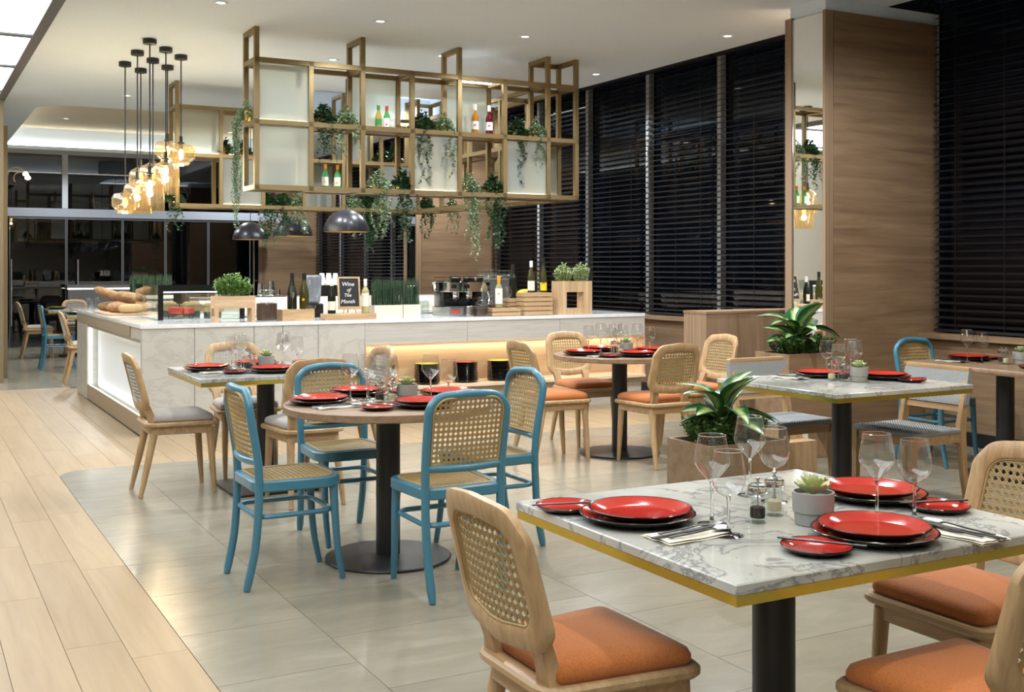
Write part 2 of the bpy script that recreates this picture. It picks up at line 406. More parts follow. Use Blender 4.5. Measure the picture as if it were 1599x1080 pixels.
def cane(mb, poly, fn, pitch=0.0225, segs=5, w=0.0040, mi=0):
    "six-way woven chair cane: doubled warp and weft strands with diagonals, clipped to poly; fn(u,v,h) -> 3d"
    us = [p[0] for p in poly]; vs = [p[1] for p in poly]; u0, u1, v0, v1 = min(us), max(us), min(vs), max(vs); cu, cv = (u0+u1)/2, (v0+v1)/2
    lines = []
    nu = int((u1-u0)/pitch/2)+1; nv = int((v1-v0)/pitch/2)+1
    for i in range(-nu, nu+1):
        for e in (-0.0024, 0.0024): lines.append(((cu+i*pitch+e, cv), (0, 1), w, 0.0))
    for i in range(-nv, nv+1):
        for e in (-0.0024, 0.0024): lines.append(((cu, cv+i*pitch+e), (1, 0), w, 0.0010))
    k = 0.70710678
    for i in range(-(nu+nv), nu+nv+1):
        lines.append(((cu+(i+.5)*pitch, cv), (k, k), w, 0.0019)); lines.append(((cu+(i+.5)*pitch, cv), (k, -k), w, -0.0010))
    for p, d, ww, h in lines:
        t = clip_line(poly, p, d)
        if not t: continue
        n = max(1, int(round(segs*(t[1]-t[0])/0.35))); q = (-d[1], d[0]); L = []
        for i in range(n+1):
            s = t[0]+(t[1]-t[0])*i/n; x, y = p[0]+d[0]*s, p[1]+d[1]*s
            L.append([fn(x+q[0]*ww/2, y+q[1]*ww/2, h-0.0008), fn(x+q[0]*ww/2, y+q[1]*ww/2, h+0.0005), fn(x, y, h+0.0012), fn(x-q[0]*ww/2, y-q[1]*ww/2, h+0.0005), fn(x-q[0]*ww/2, y-q[1]*ww/2, h-0.0008)])
        mb.loops(L, mi)
def ring(mb, outer, inner, fn, t, c=0.22, mi=0):
    "bevelled frame between two equal-length outlines; fn(u,v,h) -> 3d"
    prof = [(c, .5), (1-c, .5), (1, .5-c), (1, -.5+c), (1-c, -.5), (c, -.5), (0, -.5+c), (0, .5-c)]
    n = len(outer); rows = []
    for s, h in prof:
        rows.append(mb.add([fn(a[0]+(b[0]-a[0])*s, a[1]+(b[1]-a[1])*s, h*t) for a, b in zip(inner, outer)]))
    for k in range(8):
        a = rows[k]; b = rows[(k+1) % 8]
        for i in range(n):
            j = (i+1) % n; mb.face((a+i, a+j, b+j, b+i), mi)

# ---------------------------------------------------------------- floor
UNIT = {}
def unit(mat):
    if mat not in UNIT: UNIT[mat] = MB().box(0, 1, 0, 1, 0, 1).mesh('piece', [mat], smooth=False)
    return UNIT[mat]
def piece(name, mat, x0, x1, y0, y1, z0, z1, parent):
    o = link(name, unit(mat), parent, (x0, y0, z0)); o.scale = (x1-x0, y1-y0, z1-z0); return o
floor = struct(obj('floor', MB().box(-4, 7.9, -3, 27, -0.1, -0.014), 'grout', smooth=False))
def plank_run(x0, x1, ya, yb, L=1.32, g=0.0010):
    y = ya - random.uniform(0, L*0.8)
    while y < yb:
        l = L*random.choice((1, 1, 1, 0.75))
        a, b = max(y, ya), min(y+l, yb)
        if b-a > 0.12: piece('plank', 'oak_plank', x0+g, x1-g, a+g, b-g, -0.014, 0, floor)
        y += l
for i in range(12): plank_run(0.92-0.2*(i+1), 0.92-0.2*i, 2.2, 14.0)
for i in range(4): plank_run(0.92+0.2*i, 0.92+0.2*(i+1), 7.55 if i < 3 else 8.15, 14.0)
x = 1.72
while x < 7.3: piece('plank', 'oak_plank', x+.0015, x+.1985, 8.15+.0015, 9.62, -0.014, 0, floor); x += 0.2
g = 0.0012
cols = [0.92, 1.42, 2.57, 3.72, 4.87, 6.02, 7.17]
for ci in range(len(cols)):
    xa = cols[ci]; xb = cols[ci+1] if ci+1 < len(cols) else 7.5
    y = 3.745-0.575*5 + (0.29 if ci % 2 else 0)
    while y < 8.2:
        b = min(y+0.575, 8.22)
        if 8.22-b < 0.16: b = 8.22
        if ci == 0 and b > 8.2:
            mb = MB(); mb.prism(rpoly([(xa+g, y+g), (xb-g, y+g), (xb-g, b-g), (xa+g, b-g)], [0, 0, 0, 0.40], 10), -0.014, 0.0012); obj('tile', mb, 'stone_tile', floor, smooth=False)
        else: piece('tile', 'stone_tile', xa+g, xb-g, y+g, b-g, -0.014, 0.0012, floor)
        if b >= 8.2: break
        y = b
for ci in range(6):
    xa = -0.6+1.15*ci; y = 14.0
    while y < 21.2:
        piece('tile', 'stone_tile', xa+g, xa+1.15-g, y+g, min(y+0.575, 21.38)-g, -0.014, 0.0012, floor); y += 0.575

# ---------------------------------------------------------------- ceiling with two lit trays and a blind pocket
def cells(x0, x1, y0, y1, holes):
    xs = sorted({x0, x1, *[h[0] for h in holes], *[h[1] for h in holes]}); ys = sorted({y0, y1, *[h[2] for h in holes], *[h[3] for h in holes]})
    for a, b in zip(xs, xs[1:]):
        for c, d in zip(ys, ys[1:]):
            if not any(h[0] <= a and b <= h[1] and h[2] <= c and d <= h[3] for h in holes): yield a, b, c, d
T1 = (1.53, 5.7, 15.45, 21.4); T2 = (4.3, 6.93, 12.7, 15.1)
mb = MB()
for a, b, c, d in cells(-4, 7.9, -3, 21.6, [T1, T2, (6.93, 7.9, -3, 21.6)]): mb.box(a, b, c, d, ZC, ZC+0.06)
# rounded near-left corner of the big tray
cor = [(1.53, 15.45)] + [(1.53+0.5-0.5*cos(t*pi/2/8), 15.45+0.5-0.5*sin(t*pi/2/8)) for t in range(9)]
cor = [cor[0]] + list(reversed(cor[1:]))
mb.prism(cor, ZC, ZC+0.06)
ceiling = struct(obj('ceiling', mb, 'ceiling_white', smooth=False))
mb = MB().box(T1[0]-0.3, T1[1]+0.3, T1[2]-0.3, T1[3]+0.2, 3.90, 3.95); obj('tray_panel', mb, 'tray_beige', ceiling, smooth=False)
mb = MB().box(T2[0]-0.3, T2[1]+0.3, T2[2]-0.3, T2[3]+0.3, 3.90, 3.95); obj('tray_panel', mb, 'ceiling_white', ceiling, smooth=False)
mb = MB()
for T in (T1, T2):
    e = 0.28
    mb.box(T[0]-e, T[0]-e+.02, T[2]-e, T[3]+e*.7, ZC+.06, 3.9); mb.box(T[1]+e-.02, T[1]+e, T[2]-e, T[3]+e*.7, ZC+.06, 3.9)
    mb.box(T[0]-e, T[1]+e, T[2]-e, T[2]-e+.02, ZC+.06, 3.9); mb.box(T[0]-e, T[1]+e, T[3]+e*.7-.02, T[3]+e*.7, ZC+.06, 3.9)
obj('fascia', mb, 'ceiling_white', ceiling, smooth=False)
mb = MB().box(6.93, 6.96, -3, 21.6, ZC, 3.85).box(6.93, 7.9, -3, 21.6, 3.85, 3.9); obj('blind_pocket', mb, 'ceiling_white', ceiling, smooth=False)
for T in (T1, T2):      # cove light strips lying on the tray lip
    mb = MB().box(T[0]-.2, T[0]-.15, T[2], T[3]-.1, ZC+.065, ZC+.09).box(T[1]+.15, T[1]+.2, T[2], T[3]-.1, ZC+.065, ZC+.09).box(T[0], T[1], T[2]-.2, T[2]-.15, ZC+.065, ZC+.09)
    mb.box(T[0], T[1], T[3]+.1, T[3]+.15, ZC+.065, ZC+.09)
    obj('cove_strip', mb, 'cove_light', ceiling, smooth=False)
# luminous ceiling on the left
t = thing('ceiling_light_panel', 'long luminous white ceiling panel in a dark grid frame at upper left', 'ceiling light', (0, 0, 0))
ys = [15.5, 14.285, 12.475, 10.77, 9.0, 7.25, 5.5, 3.75, 2.0, 0.25, -1.5]
for a, b in zip(ys, ys[1:]): piece('diffuser', 'lightbox', -1.6, 1.0, b+.05, a-.05, ZC-.035, ZC-.02, t)
piece('edge_frame', 'dark_frame', 1.0, 1.09, -1.5, 15.58, ZC-.06, ZC, t); piece('edge_frame', 'dark_frame', -1.69, -1.6, -1.5, 15.58, ZC-.06, ZC, t)
for y in ys: piece('cross_bar', 'dark_frame', -1.6, 1.0, y-.05, y+.05, ZC-.05, ZC, t)

# ---------------------------------------------------------------- walls
def wall(name, mb, m): return struct(obj(name, mb, m, smooth=False))
wall('wall_near', MB().box(-4.1, 7.9, -3.1, -3, -0.1, 3.6), 'wall_beige')
wall('wall_outer_left', MB().box(-4.1, -4, -3, 15, -0.1, 3.6), 'wall_beige')
wl = wall('wall_left', MB().box(-4, 1.03, 14.9, 15.3, -0.014, ZC), 'wall_beige')
piece('gold_edge', 'gold_trim', 1.03, 1.07, 14.85, 15.32, 0, ZC, wl); piece('gold_edge', 'gold_trim', 1.03, 1.165, 15.5, 15.6, 0, 3.2, wl); piece('side_return', 'gold_trim', 0.9, 1.03, 15.3, 15.6, 0, 3.2, wl)
wr = wall('wall_right', MB().box(7.36, 7.62, -3, 21.6, -0.014, 0.83), 'walnut_hy')
piece('sill_board', 'walnut_hy', 7.28, 7.62, -3, 21.6, 0.83, 0.872, wr)
struct(piece('baseboard_right', 'black_metal', 7.335, 7.36, -3, 21.6, 0, 0.11, None))
wall('wall_outside', MB().box(8.6, 8.7, -3, 27, -0.1, 4.2).box(-4, 8.6, 26.6, 26.7, -0.1, 4.2), 'night_glass')
gapsA = [6.40, 5.05, 3.75, 2.45, 1.15]; gapsB = [6.88, 7.95, 9.23, 10.51, 11.80, 13.02, 14.25]; gapsC = [14.72, 15.60, 16.88, 18.17, 19.45, 20.77, 22.05]
win = struct(obj('window_1', MB().box(7.61, 7.63, -3, 21.6, 3.55, 3.85), 'mullion', smooth=False))
allg = sorted(gapsA+gapsB+gapsC); bare = (6.40, 6.88)      # hidden behind the near pillar
for yy in [q for q in allg if q not in bare]: piece('mullion', 'mullion', 7.50, 7.57, yy-.03, yy+.03, .872, 3.85, win)
for a, b in zip(allg, allg[1:]): piece('pane', 'night_glass', 7.585, 7.60, a, b, .872, 3.85, win)
# blinds
slat = MB(); ca, sa = cos(radians(24)), sin(radians(24))
slat.loops([[(-.026*ca, y, -.026*sa), (0, y, .003), (.026*ca, y, .026*sa), (0, y, -.001)] for y in (0, 1)])
slat_me = slat.mesh('slat', ['blind_slat'], smooth=False)
def blind(y0, y1, label, fine):
    t = thing('venetian_blind', label, 'blind', (XW, y0, 0)); L = y1-y0-0.05
    piece('headrail', 'black_metal', -.03, .03, 0.02, L+.02, 3.60, 3.65, t); piece('bottom_rail', 'black_metal', -.027, .027, 0.02, L+.02, .885, .905, t)
    for k in (0.15, 0.5, 0.85): piece('ladder_cord', 'blind_slat', -.030, -.027, L*k, L*k+.004, .9, 3.6, t)
    zs = [.94+.0595*i for i in range(45)]
    if fine:
        for z in zs: o = link('slat', slat_me, t, (0, .02, z)); o.scale = (1, L, 1)
    else:
        m = MB()
        for z in zs: m.loops([[(-.026*ca, y, z-.026*sa), (0, y, z+.003), (.026*ca, y, z+.026*sa), (0, y, z-.001)] for y in (.02, .02+L)])
        o = obj('slats', m, 'blind_slat', t, smooth=False); o['kind'] = 'stuff'
blind(gapsA[1], gapsA[0], 'black venetian blind right of the near wooden pillar, beside the wooden table', True)
blind(gapsA[2], gapsA[1], 'black venetian blind at the right edge of the picture', True)
nm = ['first', 'second', 'third', 'fourth', 'fifth', 'sixth']
for i in range(6): blind(gapsB[i], gapsB[i+1], f'{nm[i]} black venetian blind left of the mirrored pillar, counted from that pillar', True)
for i in range(6): blind(gapsC[i], gapsC[i+1], f'{nm[i]} distant black venetian blind beyond the bar, counted from the middle wooden pillar', False)
# pillars
def pillar(y0, label):
    t = thing('wooden_pillar', label, 'pillar', (6.26, y0, 0)); d = 0.45
    piece('core', 'ceiling_white', .03, 1.3, .03, d-.03, 0, ZC, t)
    piece('front_panel', 'walnut_h', .085, 1.24, 0, .03, 0, 3.40, t); piece('corner_strip', 'walnut_v', 0, .08, 0, .03, 0, 3.40, t)
    piece('rear_strip', 'walnut_v', 0, .03, d-.075, d, 0, 3.40, t); piece('rear_panel', 'walnut_h', 0.03, 1.24, d-.03, d, 0, 3.40, t)
    piece('mirror', 'mirror', .012, .03, .032, d-.077, 0.02, 3.385, t)
    piece('mirror_bevel', 'chrome', .008, .03, .03, .034, 0.02, 3.385, t); piece('mirror_bevel', 'chrome', .008, .03, d-.079, d-.075, 0.02, 3.385, t)
pillar(6.42, 'wide wooden pillar with a tall mirror strip, between the blinds at right')
pillar(14.26, 'wooden pillar with mirror strip standing behind the coffee machine')
pillar(22.1, 'most distant wooden pillar, behind the black dome lamps')

# glass front of the far room
YB = 21.4
wb = wall('wall_back', MB().box(1.0, 6.5, YB, YB+.12, 2.31, 2.46).box(1.0, 6.5, YB, YB+.12, 3.42, 3.5), 'steel_beam')
fm = struct(obj('window_2', MB().box(on_y(97, YB), on_y(106, YB), YB-.01, YB+.1, 2.46, 3.42), 'mullion', smooth=False))
ex = [1.0, on_y(97, YB)]
piece('pane', 'window_glass', 1.0, on_y(97, YB), YB+.04, YB+.05, 2.46, 3.42, fm)
piece('pane', 'window_glass', on_y(106, YB), on_y(259, YB), YB+.04, YB+.05, 2.46, 3.42, fm); piece('pane', 'window_glass', on_y(260, YB), 6.4, YB+.04, YB+.05, 2.46, 3.42, fm)
ed = [on_y(q, YB) for q in (14, 104, 192, 259, 326, 392)]
for i in range(5):
    d = struct(obj('door_%d' % (i+1), MB().box(ed[i]+.005, ed[i]+.02, YB+.03, YB+.06, 0.01, 2.31).box(ed[i+1]-.02, ed[i+1]-.005, YB+.03, YB+.06, 0.01, 2.31).box(ed[i], ed[i+1], YB+.02, YB+.07, 2.27, 2.31), 'dark_frame', smooth=False))
    piece('pane', 'window_glass', ed[i]+.02, ed[i+1]-.02, YB+.04, YB+.05, 0.01, 2.27, d)
    if i in (0, 1):
        hx = on_y(17, YB) if i == 0 else on_y(121, YB)
        m = MB().tube([(hx, YB-.06, .38), (hx, YB-.06, 1.55)], .022, 10)
        for z in (.6, 1.3): m.tube([(hx, YB-.06, z), (hx, YB+.04, z)], .012, 8)
        obj('handle', m, 'steel', d)
t = thing('low_cabinet', 'low dark cabinet with a thin light line along its top, before the far glass', 'cabinet', (on_y(106, 21), 21.0, 0))
piece('body', 'dark_frame', 0, 1.15, 0, .3, 0, 1.02, t); piece('top', 'dark_frame', -.02, 1.17, -.02, .3, 1.04, 1.10, t); piece('light_line', 'shelf_led', 0, 1.15, -.005, .02, 1.02, 1.04, t)

# ---------------------------------------------------------------- bar counter
t = thing('bar_counter', 'pale marble bar counter with lit end panels and a long glowing niche', 'counter', (0, 0, 0))
YC = 9.55; CT = .93
sx = [1.732, 2.159, 2.667, 2.92, 3.244, 3.686]
for a, b in zip(sx, sx[1:]): piece('marble_slab', 'counter_marble', a+(.0 if a == 1.732 else .0025), b-.0025, YC, YC+.03, 0.0, .895, t)
for a, b in ((3.686, 4.72), (4.72, 5.75), (5.75, 6.78)):
    piece('marble_slab', 'counter_marble', a+(.0025 if a > 3.69 else 0), b-.0005, YC, YC+.03, .705, .895, t); piece('marble_slab', 'counter_marble', a, b-.0005, YC+.06, YC+.09, 0, .27, t)
obj('counter_top', MB().prism(rect(1.715, 6.78, YC-.008, 10.45), .895, CT, .004).prism(rect(1.715, 2.62, 10.45, 13.42), .895, CT, .004), 'counter_top', t)
m = MB().box(3.686, 6.78, YC+.02, YC+.40, .682, .705).box(3.686, 6.78, YC-.02, YC+.40, .27, .297).box(3.686, 6.78, YC+.38, YC+.40, .297, .682).box(3.686, 3.70, YC+.02, YC+.38, .297, .682).box(6.766, 6.78, YC+.02, YC+.38, .297, .682)
obj('niche', m, 'niche_wood', t, smooth=False)
obj('niche_edge', MB().box(3.686, 6.78, YC-.006, YC+.024, .68, .705).box(3.686, 3.70, YC-.006, YC+.024, .297, .68).box(6.766, 6.78, YC-.006, YC+.024, .297, .68), 'teak_h', t, smooth=False)
obj('niche_light', MB().box(3.72, 6.75, YC+.30, YC+.33, .672, .682), 'niche_led', t, smooth=False)
obj('core', MB().box(3.0, 6.77, YC+.40, 10.4, 0, .89).box(1.86, 3.0, YC+.03, 10.4, 0, .89).box(1.86, 2.58, 10.4, 13.38, 0, .89), 'wall_beige', t, smooth=False)
obj('end_lip', MB().box(1.722, 1.86, 10.08, 13.42, .80, .897), 'kick_bronze', t, smooth=False)
obj('corner_lip', MB().box(1.732, 1.86, YC+.03, 10.08, .80, .895), 'counter_marble', t, smooth=False)
obj('kick_plate', MB().box(1.732, 1.86, YC+.03, 12.63, 0, .135), 'kick_bronze', t, smooth=False)
obj('end_post', MB().box(1.725, 1.86, 12.63, 13.42, 0, .80), 'counter_marble', t, smooth=False)
obj('end_post', MB().box(1.732, 1.86, YC+.03, YC+.07, .135, .80), 'counter_marble', t, smooth=False)
for a, b in ((9.62, 10.35), (10.35, 11.45), (11.45, 12.63)): piece('lit_panel', 'backlit_panel', 1.835, 1.85, a+.002, b-.002, .135, .80, t)
obj('light_lip', MB().box(1.732, 1.745, 9.62, 12.63, .772, .80).box(1.732, 1.745, 9.62, 12.63, .135, .158), 'kick_bronze', t, smooth=False)
obj('panel_light', MB().box(1.748, 1.768, 9.63, 12.62, .785, .80).box(1.748, 1.768, 9.63, 12.62, .136, .15).box(1.748, 1.768, 12.61, 12.625, .16, .77), 'counter_led', t, smooth=False)
t = thing('back_counter', 'white-topped back counter of the bar behind the bottles', 'counter', (0, 0, 0))
piece('body', 'wall_beige', 2.95, 6.2, 12.6, 13.2, 0, .93, t); piece('upper_ledge', 'counter_top', 2.93, 6.22, 12.75, 13.22, .93, 1.06, t); piece('work_top', 'counter_top', 2.93, 6.22, 12.1, 12.75, .87, .90, t)
piece('front_board', 'dark_frame', 2.95, 6.2, 12.12, 12.14, 0, .87, t)

# ---------------------------------------------------------------- brass hanging shelf
t = HS = thing('hanging_shelf', 'large brass ceiling-hung shelf frame with fluted glass panels over the bar', 'shelf', (0, 0, 0))
B = .021
def barx(x0, x1, y, z, n='rail'): piece(n, 'brass', x0-B, x1+B, y-B, y+B, z-B, z+B, t)
def bary(x, y0, y1, z, n='rail'): piece(n, 'brass', x-B, x+B, y0+B, y1-B, z-B, z+B, t)
def barz(x, y, z0, z1, n='post'): piece(n, 'brass', x-B, x+B, y-B, y+B, z0-B, z1+B, t)
PX = [2.70, 3.19, 3.68, 4.17, 4.66, 5.15, 5.64, 5.97]; ZS = (2.105, 2.675, 3.215)
F0, F1, R0, R1 = 9.6, 9.94, 12.8, 13.14
for (a, b, fr) in ((F0, F1, True), (R0, R1, False)):
    for y in (a, b):
        for z in ZS: barx(PX[0], PX[-1], y, z)
    for i, x in enumerate(PX):
        barz(x, a, ZS[0], ZC-.02 if i in (0, 2, 4, 6, 7) else ZS[2])
        barz(x, b, ZS[0], ZC-.02 if i in (0, 2, 4, 6, 7) else ZS[2])
        for z in ZS: bary(x, a, b, z)
        if i in (0, 2, 4, 6, 7): bary(x, a, b, ZC-.022, 'hanger_rail')
    barx(PX[6], PX[7], b, ZC-.022, 'hanger_rail')
for x in (PX[6], PX[7]):
    for z in ZS: bary(x, F1, R0, z)
    for y in (10.6, 11.35, 12.1): barz(x, y, ZS[0], ZS[2])
for y in (10.6, 11.35, 12.1):
    for z in ZS: barx(PX[6], PX[7], y, z)
def board(x0, x1, y0, y1, z): piece('shelf_board', 'walnut_top', x0, x1, y0, y1, z-.012, z+B, t)
for (a, b) in ((F0, F1), (R0, R1)):
    board(PX[1]+B, PX[7]-B, a+B, b-B, ZS[1]); board(PX[1]+B, PX[7]-B, a+B, b-B, ZS[0])
    board(PX[0]+B, PX[1]-B, a+B, b-B, ZS[1])
board(PX[6]+B, PX[7]-B, F1+B, R0-B, ZS[1])
def panel(i, y, row):
    piece('glass_panel', 'frosted_glass', PX[i]+B, PX[i+1]-B, y-.004, y+.004, ZS[row]+B, ZS[row+1]-B, t)
def led(i, y, row): piece('light_strip', 'shelf_led', PX[i]+.03, PX[i+1]-.03, y+.02, y+.03, ZS[row]+B, ZS[row]+B+.008, t)
for i, y, r in ((0, F0, 0), (0, F0, 1), (2, F1, 1), (3, F0, 0), (4, F1, 1), (5, F0, 0), (6, F1, 0), (0, R0, 1), (1, R0, 0), (2, R0, 1), (4, R1, 1), (5, R0, 0), (3, R1, 0)): panel(i, y, r)
for i, y, r in ((0, F0, 1), (3, F0, 0), (5, F0, 0), (6, F1-.05, 0), (0, R0, 1), (1, R0, 0)): led(i, y, r)

for y, i in (((F0+F1)/2, 4), ((R0+R1)/2, 5), ((R0+R1)/2, 2)):  # both strips on the rear run are added as uplight for the ceiling
    piece('top_light', 'top_led', PX[i]+.06, PX[i+1]-.06, y-.02, y+.02, ZS[2]-.01, ZS[2]+.01, HS)
# ---------------------------------------------------------------- pendants
def prof_jar(s=1.0, h=1.0): return [(.028, .0), (.032, -.012*h), (.075*s, -.045*h), (.098*s, -.07*h), (.105*s, -.10*h), (.107*s, -.33*h)]
def prof_squat(s=1.0): return [(.030, 0), (.06*s, -.008), (.115*s, -.02), (.135*s, -.05), (.14*s, -.10), (.135*s, -.145), (.10*s, -.18), (.078*s, -.19), (.076*s, -.215)]
def prof_mid(s=1.0): return [(.028, 0), (.05*s, -.012), (.10*s, -.04), (.118*s, -.075), (.12*s, -.12), (.118*s, -.20)]
# canopy x, y, bottom pixel of the shade, shade profile, description
PEND = [(1.99, 11.90, 333, prof_squat(.95), 'lowest rounded amber pendant, at the left of the cluster', 16.5),
        (1.99, 11.22, 333, prof_jar(1.22), 'bell-jar amber pendant second from left, hanging low', 1),
        (2.20, 12.21, 290, prof_mid(1.0), 'small amber pendant half hidden behind the bell jars at the back left', 1),
        (1.99, 10.60, 329, prof_jar(1.22, 1.03), 'largest bell-jar amber pendant at the front of the cluster', 1),
        (2.20, 11.56, 285, prof_mid(1.15), 'amber pendant in the middle of the cluster, behind the jars', 1),
        (2.20, 10.93, 303, prof_jar(1.16), 'bell-jar amber pendant at the right of the cluster', 1),
        (2.41, 11.89, 252, prof_squat(.95), 'high rounded amber pendant behind the rightmost one', 1),
        (2.41, 11.25, 258, prof_squat(1.0), 'rightmost rounded amber pendant with a bright bulb', 1)]
def pendant(x, y, bpx, prof, label):
    d = x*sin(YAW)+y*cos(YAW); zb = CAMH+(HY-bpx)*d/FPX; zt = zb-prof[-1][1]
    t = thing('pendant_lamp', label, 'lamp', (x, y, ZC), 0, 'amber glass pendant cluster'); zt -= ZC
    obj('canopy', MB().lathe([(.045, -.05), (.062, -.045), (.062, -.004), (.058, 0)], 20), 'black_metal', t)
    obj('cord', MB().tube([(0, 0, -.05), (0, 0, zt+.06)], .0065, 8), 'black_metal', t)
    obj('socket', MB().lathe([(.010, .075), (.016, .07), (.016, .015), (.034, .010), (.034, 0), (.020, -.002), (.020, -.055), (.006, -.058)], 14, (0, 0, zt)), 'black_metal', t)
    obj('shade', MB().lathe(prof, 28, (0, 0, zt), cap0=False, cap1=False), 'amber_glass', t)
    hb = -prof[-1][1]
    obj('bulb', MB().lathe([(.004, -.055), (.012, -.065), (.022, -.085), (.026, -.105), (.022, -.13), (.010, -.15), (.002, -.155)], 14, (0, 0, zt)), 'bulb', t)
    ld = bpy.data.lights.new('bulb_light', 'POINT'); ld.energy = 6.0; ld.color = (1, .95, .88); ld.shadow_soft_size = .03
    lo = bpy.data.objects.new('bulb_light', ld); C.objects.link(lo); lo.parent = t; lo.location = (0, 0, zt-.19)
for a in PEND: pendant(*a[:5])
# black domes
def dome():
    t = thing('dome_lamp', '', 'lamp', group='black dome pendants over the bar')
    R = .25; n = 10
    obj('shade', MB().lathe([(R*cos(k*pi/2/n), R*sin(k*pi/2/n)) for k in range(n)]+[(.03, R)], 32, cap0=False), 'lamp_black', t)
    obj('inner_shade', MB().lathe([(R-.003, 0)]+[((R-.006)*cos(k*pi/2/n), (R-.006)*sin(k*pi/2/n)) for k in range(n)]+[(.02, R-.006)], 32, cap0=False), 'lamp_gold', t)
    obj('cord', MB().tube([(0, 0, R), (0, 0, ZC-1.80)], .005, 6), 'black_metal', t)
    obj('bulb', MB().lathe([(.002, .08), (.03, .1), (.03, .13), (.015, .16), (.002, .17)], 10), 'bulb', t)
    return t
for y, l in ((11.8, 'black dome lamp with gold inside, nearest of the row'), (13.75, 'black dome lamp in front of the far wooden pillar'), (15.7, 'black dome lamp at the left, partly hidden by trailing leaves')):
    place('dome', dome, (4.33, y, 1.80), 0, l)
    ld = bpy.data.lights.new('dome_light', 'SPOT'); ld.energy = 40; ld.color = (1, .8, .5); ld.spot_size = radians(130); ld.shadow_soft_size = .05
    lo = bpy.data.objects.new('dome_light', ld); C.objects.link(lo); lo.location = (4.33, y, 1.86)
# recessed downlights
def downlight():
    t = thing('downlight', '', 'light', group='recessed ceiling downlights')
    obj('trim_ring', MB().lathe([(.036, -.004), (.056, -.008), (.060, -.004), (.060, 0)], 20, cap0=False), 'ceiling_white', t)
    obj('lens', MB().lathe([(.035, -.003), (.036, 0)], 20), 'down_lens', t)
    return t
DL = [(3.57, 8.89, 'ceiling downlight above the bar front, left of the second hanger loop'), (4.96, 8.85, 'ceiling downlight above the middle of the shelf'), (6.56, 7.95, 'ceiling downlight near the mirrored pillar'),
      (3.81, 10.76, 'small ceiling downlight beside the second hanger loop'), (4.69, 10.05, 'small ceiling downlight behind the third hanger loop'), (2.21, 8.87, 'ceiling downlight at the top edge of the picture, left of the shelf')]
NEAR = [(x, y) for x in (2.2, 3.6, 5.0, 6.5) for y in (1.6, 3.4, 5.2, 7.0)] + [(1.2, 0.2), (3.2, 0.2), (3.2, 11.4), (5.2, 11.4), (5.4, 13.0), (6.6, 10.2), (6.5, 13.1), (6.5, 16.2), (6.6, 20.6), (5.3, 20.6), (2.4, 14.2), (2.4, 17.5), (2.4, 20), (4.2, 17.5)]
def lamp_at(x, y, e, size=152, rad=.04):
    ld = bpy.data.lights.new('downlight_beam', 'SPOT'); ld.energy = e; ld.color = (1.0, .91, .76) if y < 4 else (.90, .955, 1.0); ld.spot_size = radians(size); ld.spot_blend = .45; ld.shadow_soft_size = rad
    lo = bpy.data.objects.new('downlight_beam', ld); C.objects.link(lo); lo.location = (x, y, ZC-.02)
for x, y, l in DL: place('downlight', downlight, (x, y, ZC), 0, l); lamp_at(x, y, L_DOWN*.7)
for i, (x, y) in enumerate(NEAR):
    if y < 9: place('downlight', downlight, (x, y, ZC), 0, 'recessed ceiling downlight out over the dining tables', 'downlights over the tables'); lamp_at(x, y, L_DOWN*{(3.6, 7.0): 2.0, (5.0, 5.2): 1.7, (3.6, 3.4): .75, (6.5, 7.0): 1.6, (2.2, 1.6): .5}.get((x, y), .28))
    else: place('downlight', downlight, (x, y, 3.9 if (T1[0] < x < T1[1] and y > 15.4) or (T2[0] < x < T2[1] and 12.7 < y < 15.1) else ZC), 0, 'added fill downlight in the ceiling above the bar or the far room', 'added fill downlights over the rear of the room'); lamp_at(x, y, L_DOWN*1.2)  # rear downlights are added to brighten the bar back and distant pillars
# brass wall lamp at the far left
t = thing('wall_lamp', 'curved brass wall lamp with two glowing heads on the far left post', 'lamp', (1.165, 15.5, 2.6))
def arc(cx, cz, r, a0, a1, y=0): return [(cx+r*cos(a0+(a1-a0)*k/12), y, cz+r*sin(a0+(a1-a0)*k/12)) for k in range(13)]
obj('arm', MB().tube(arc(.10, -.02, .10, pi, .35), .008, 6), 'brass', t); obj('arm', MB().tube(arc(.15, -.06, .08, pi*1.2, .8), .007, 6), 'brass', t)
obj('head', MB().lathe([(.005, -.03), (.03, -.02), (.035, 0), (.02, .02), (.004, .03)], 12, (.21, 0, .0)), 'bulb', t); obj('head', MB().lathe([(.005, -.03), (.03, -.02), (.035, 0), (.02, .02), (.004, .03)], 12, (.23, -.05, -.05)), 'bulb', t)

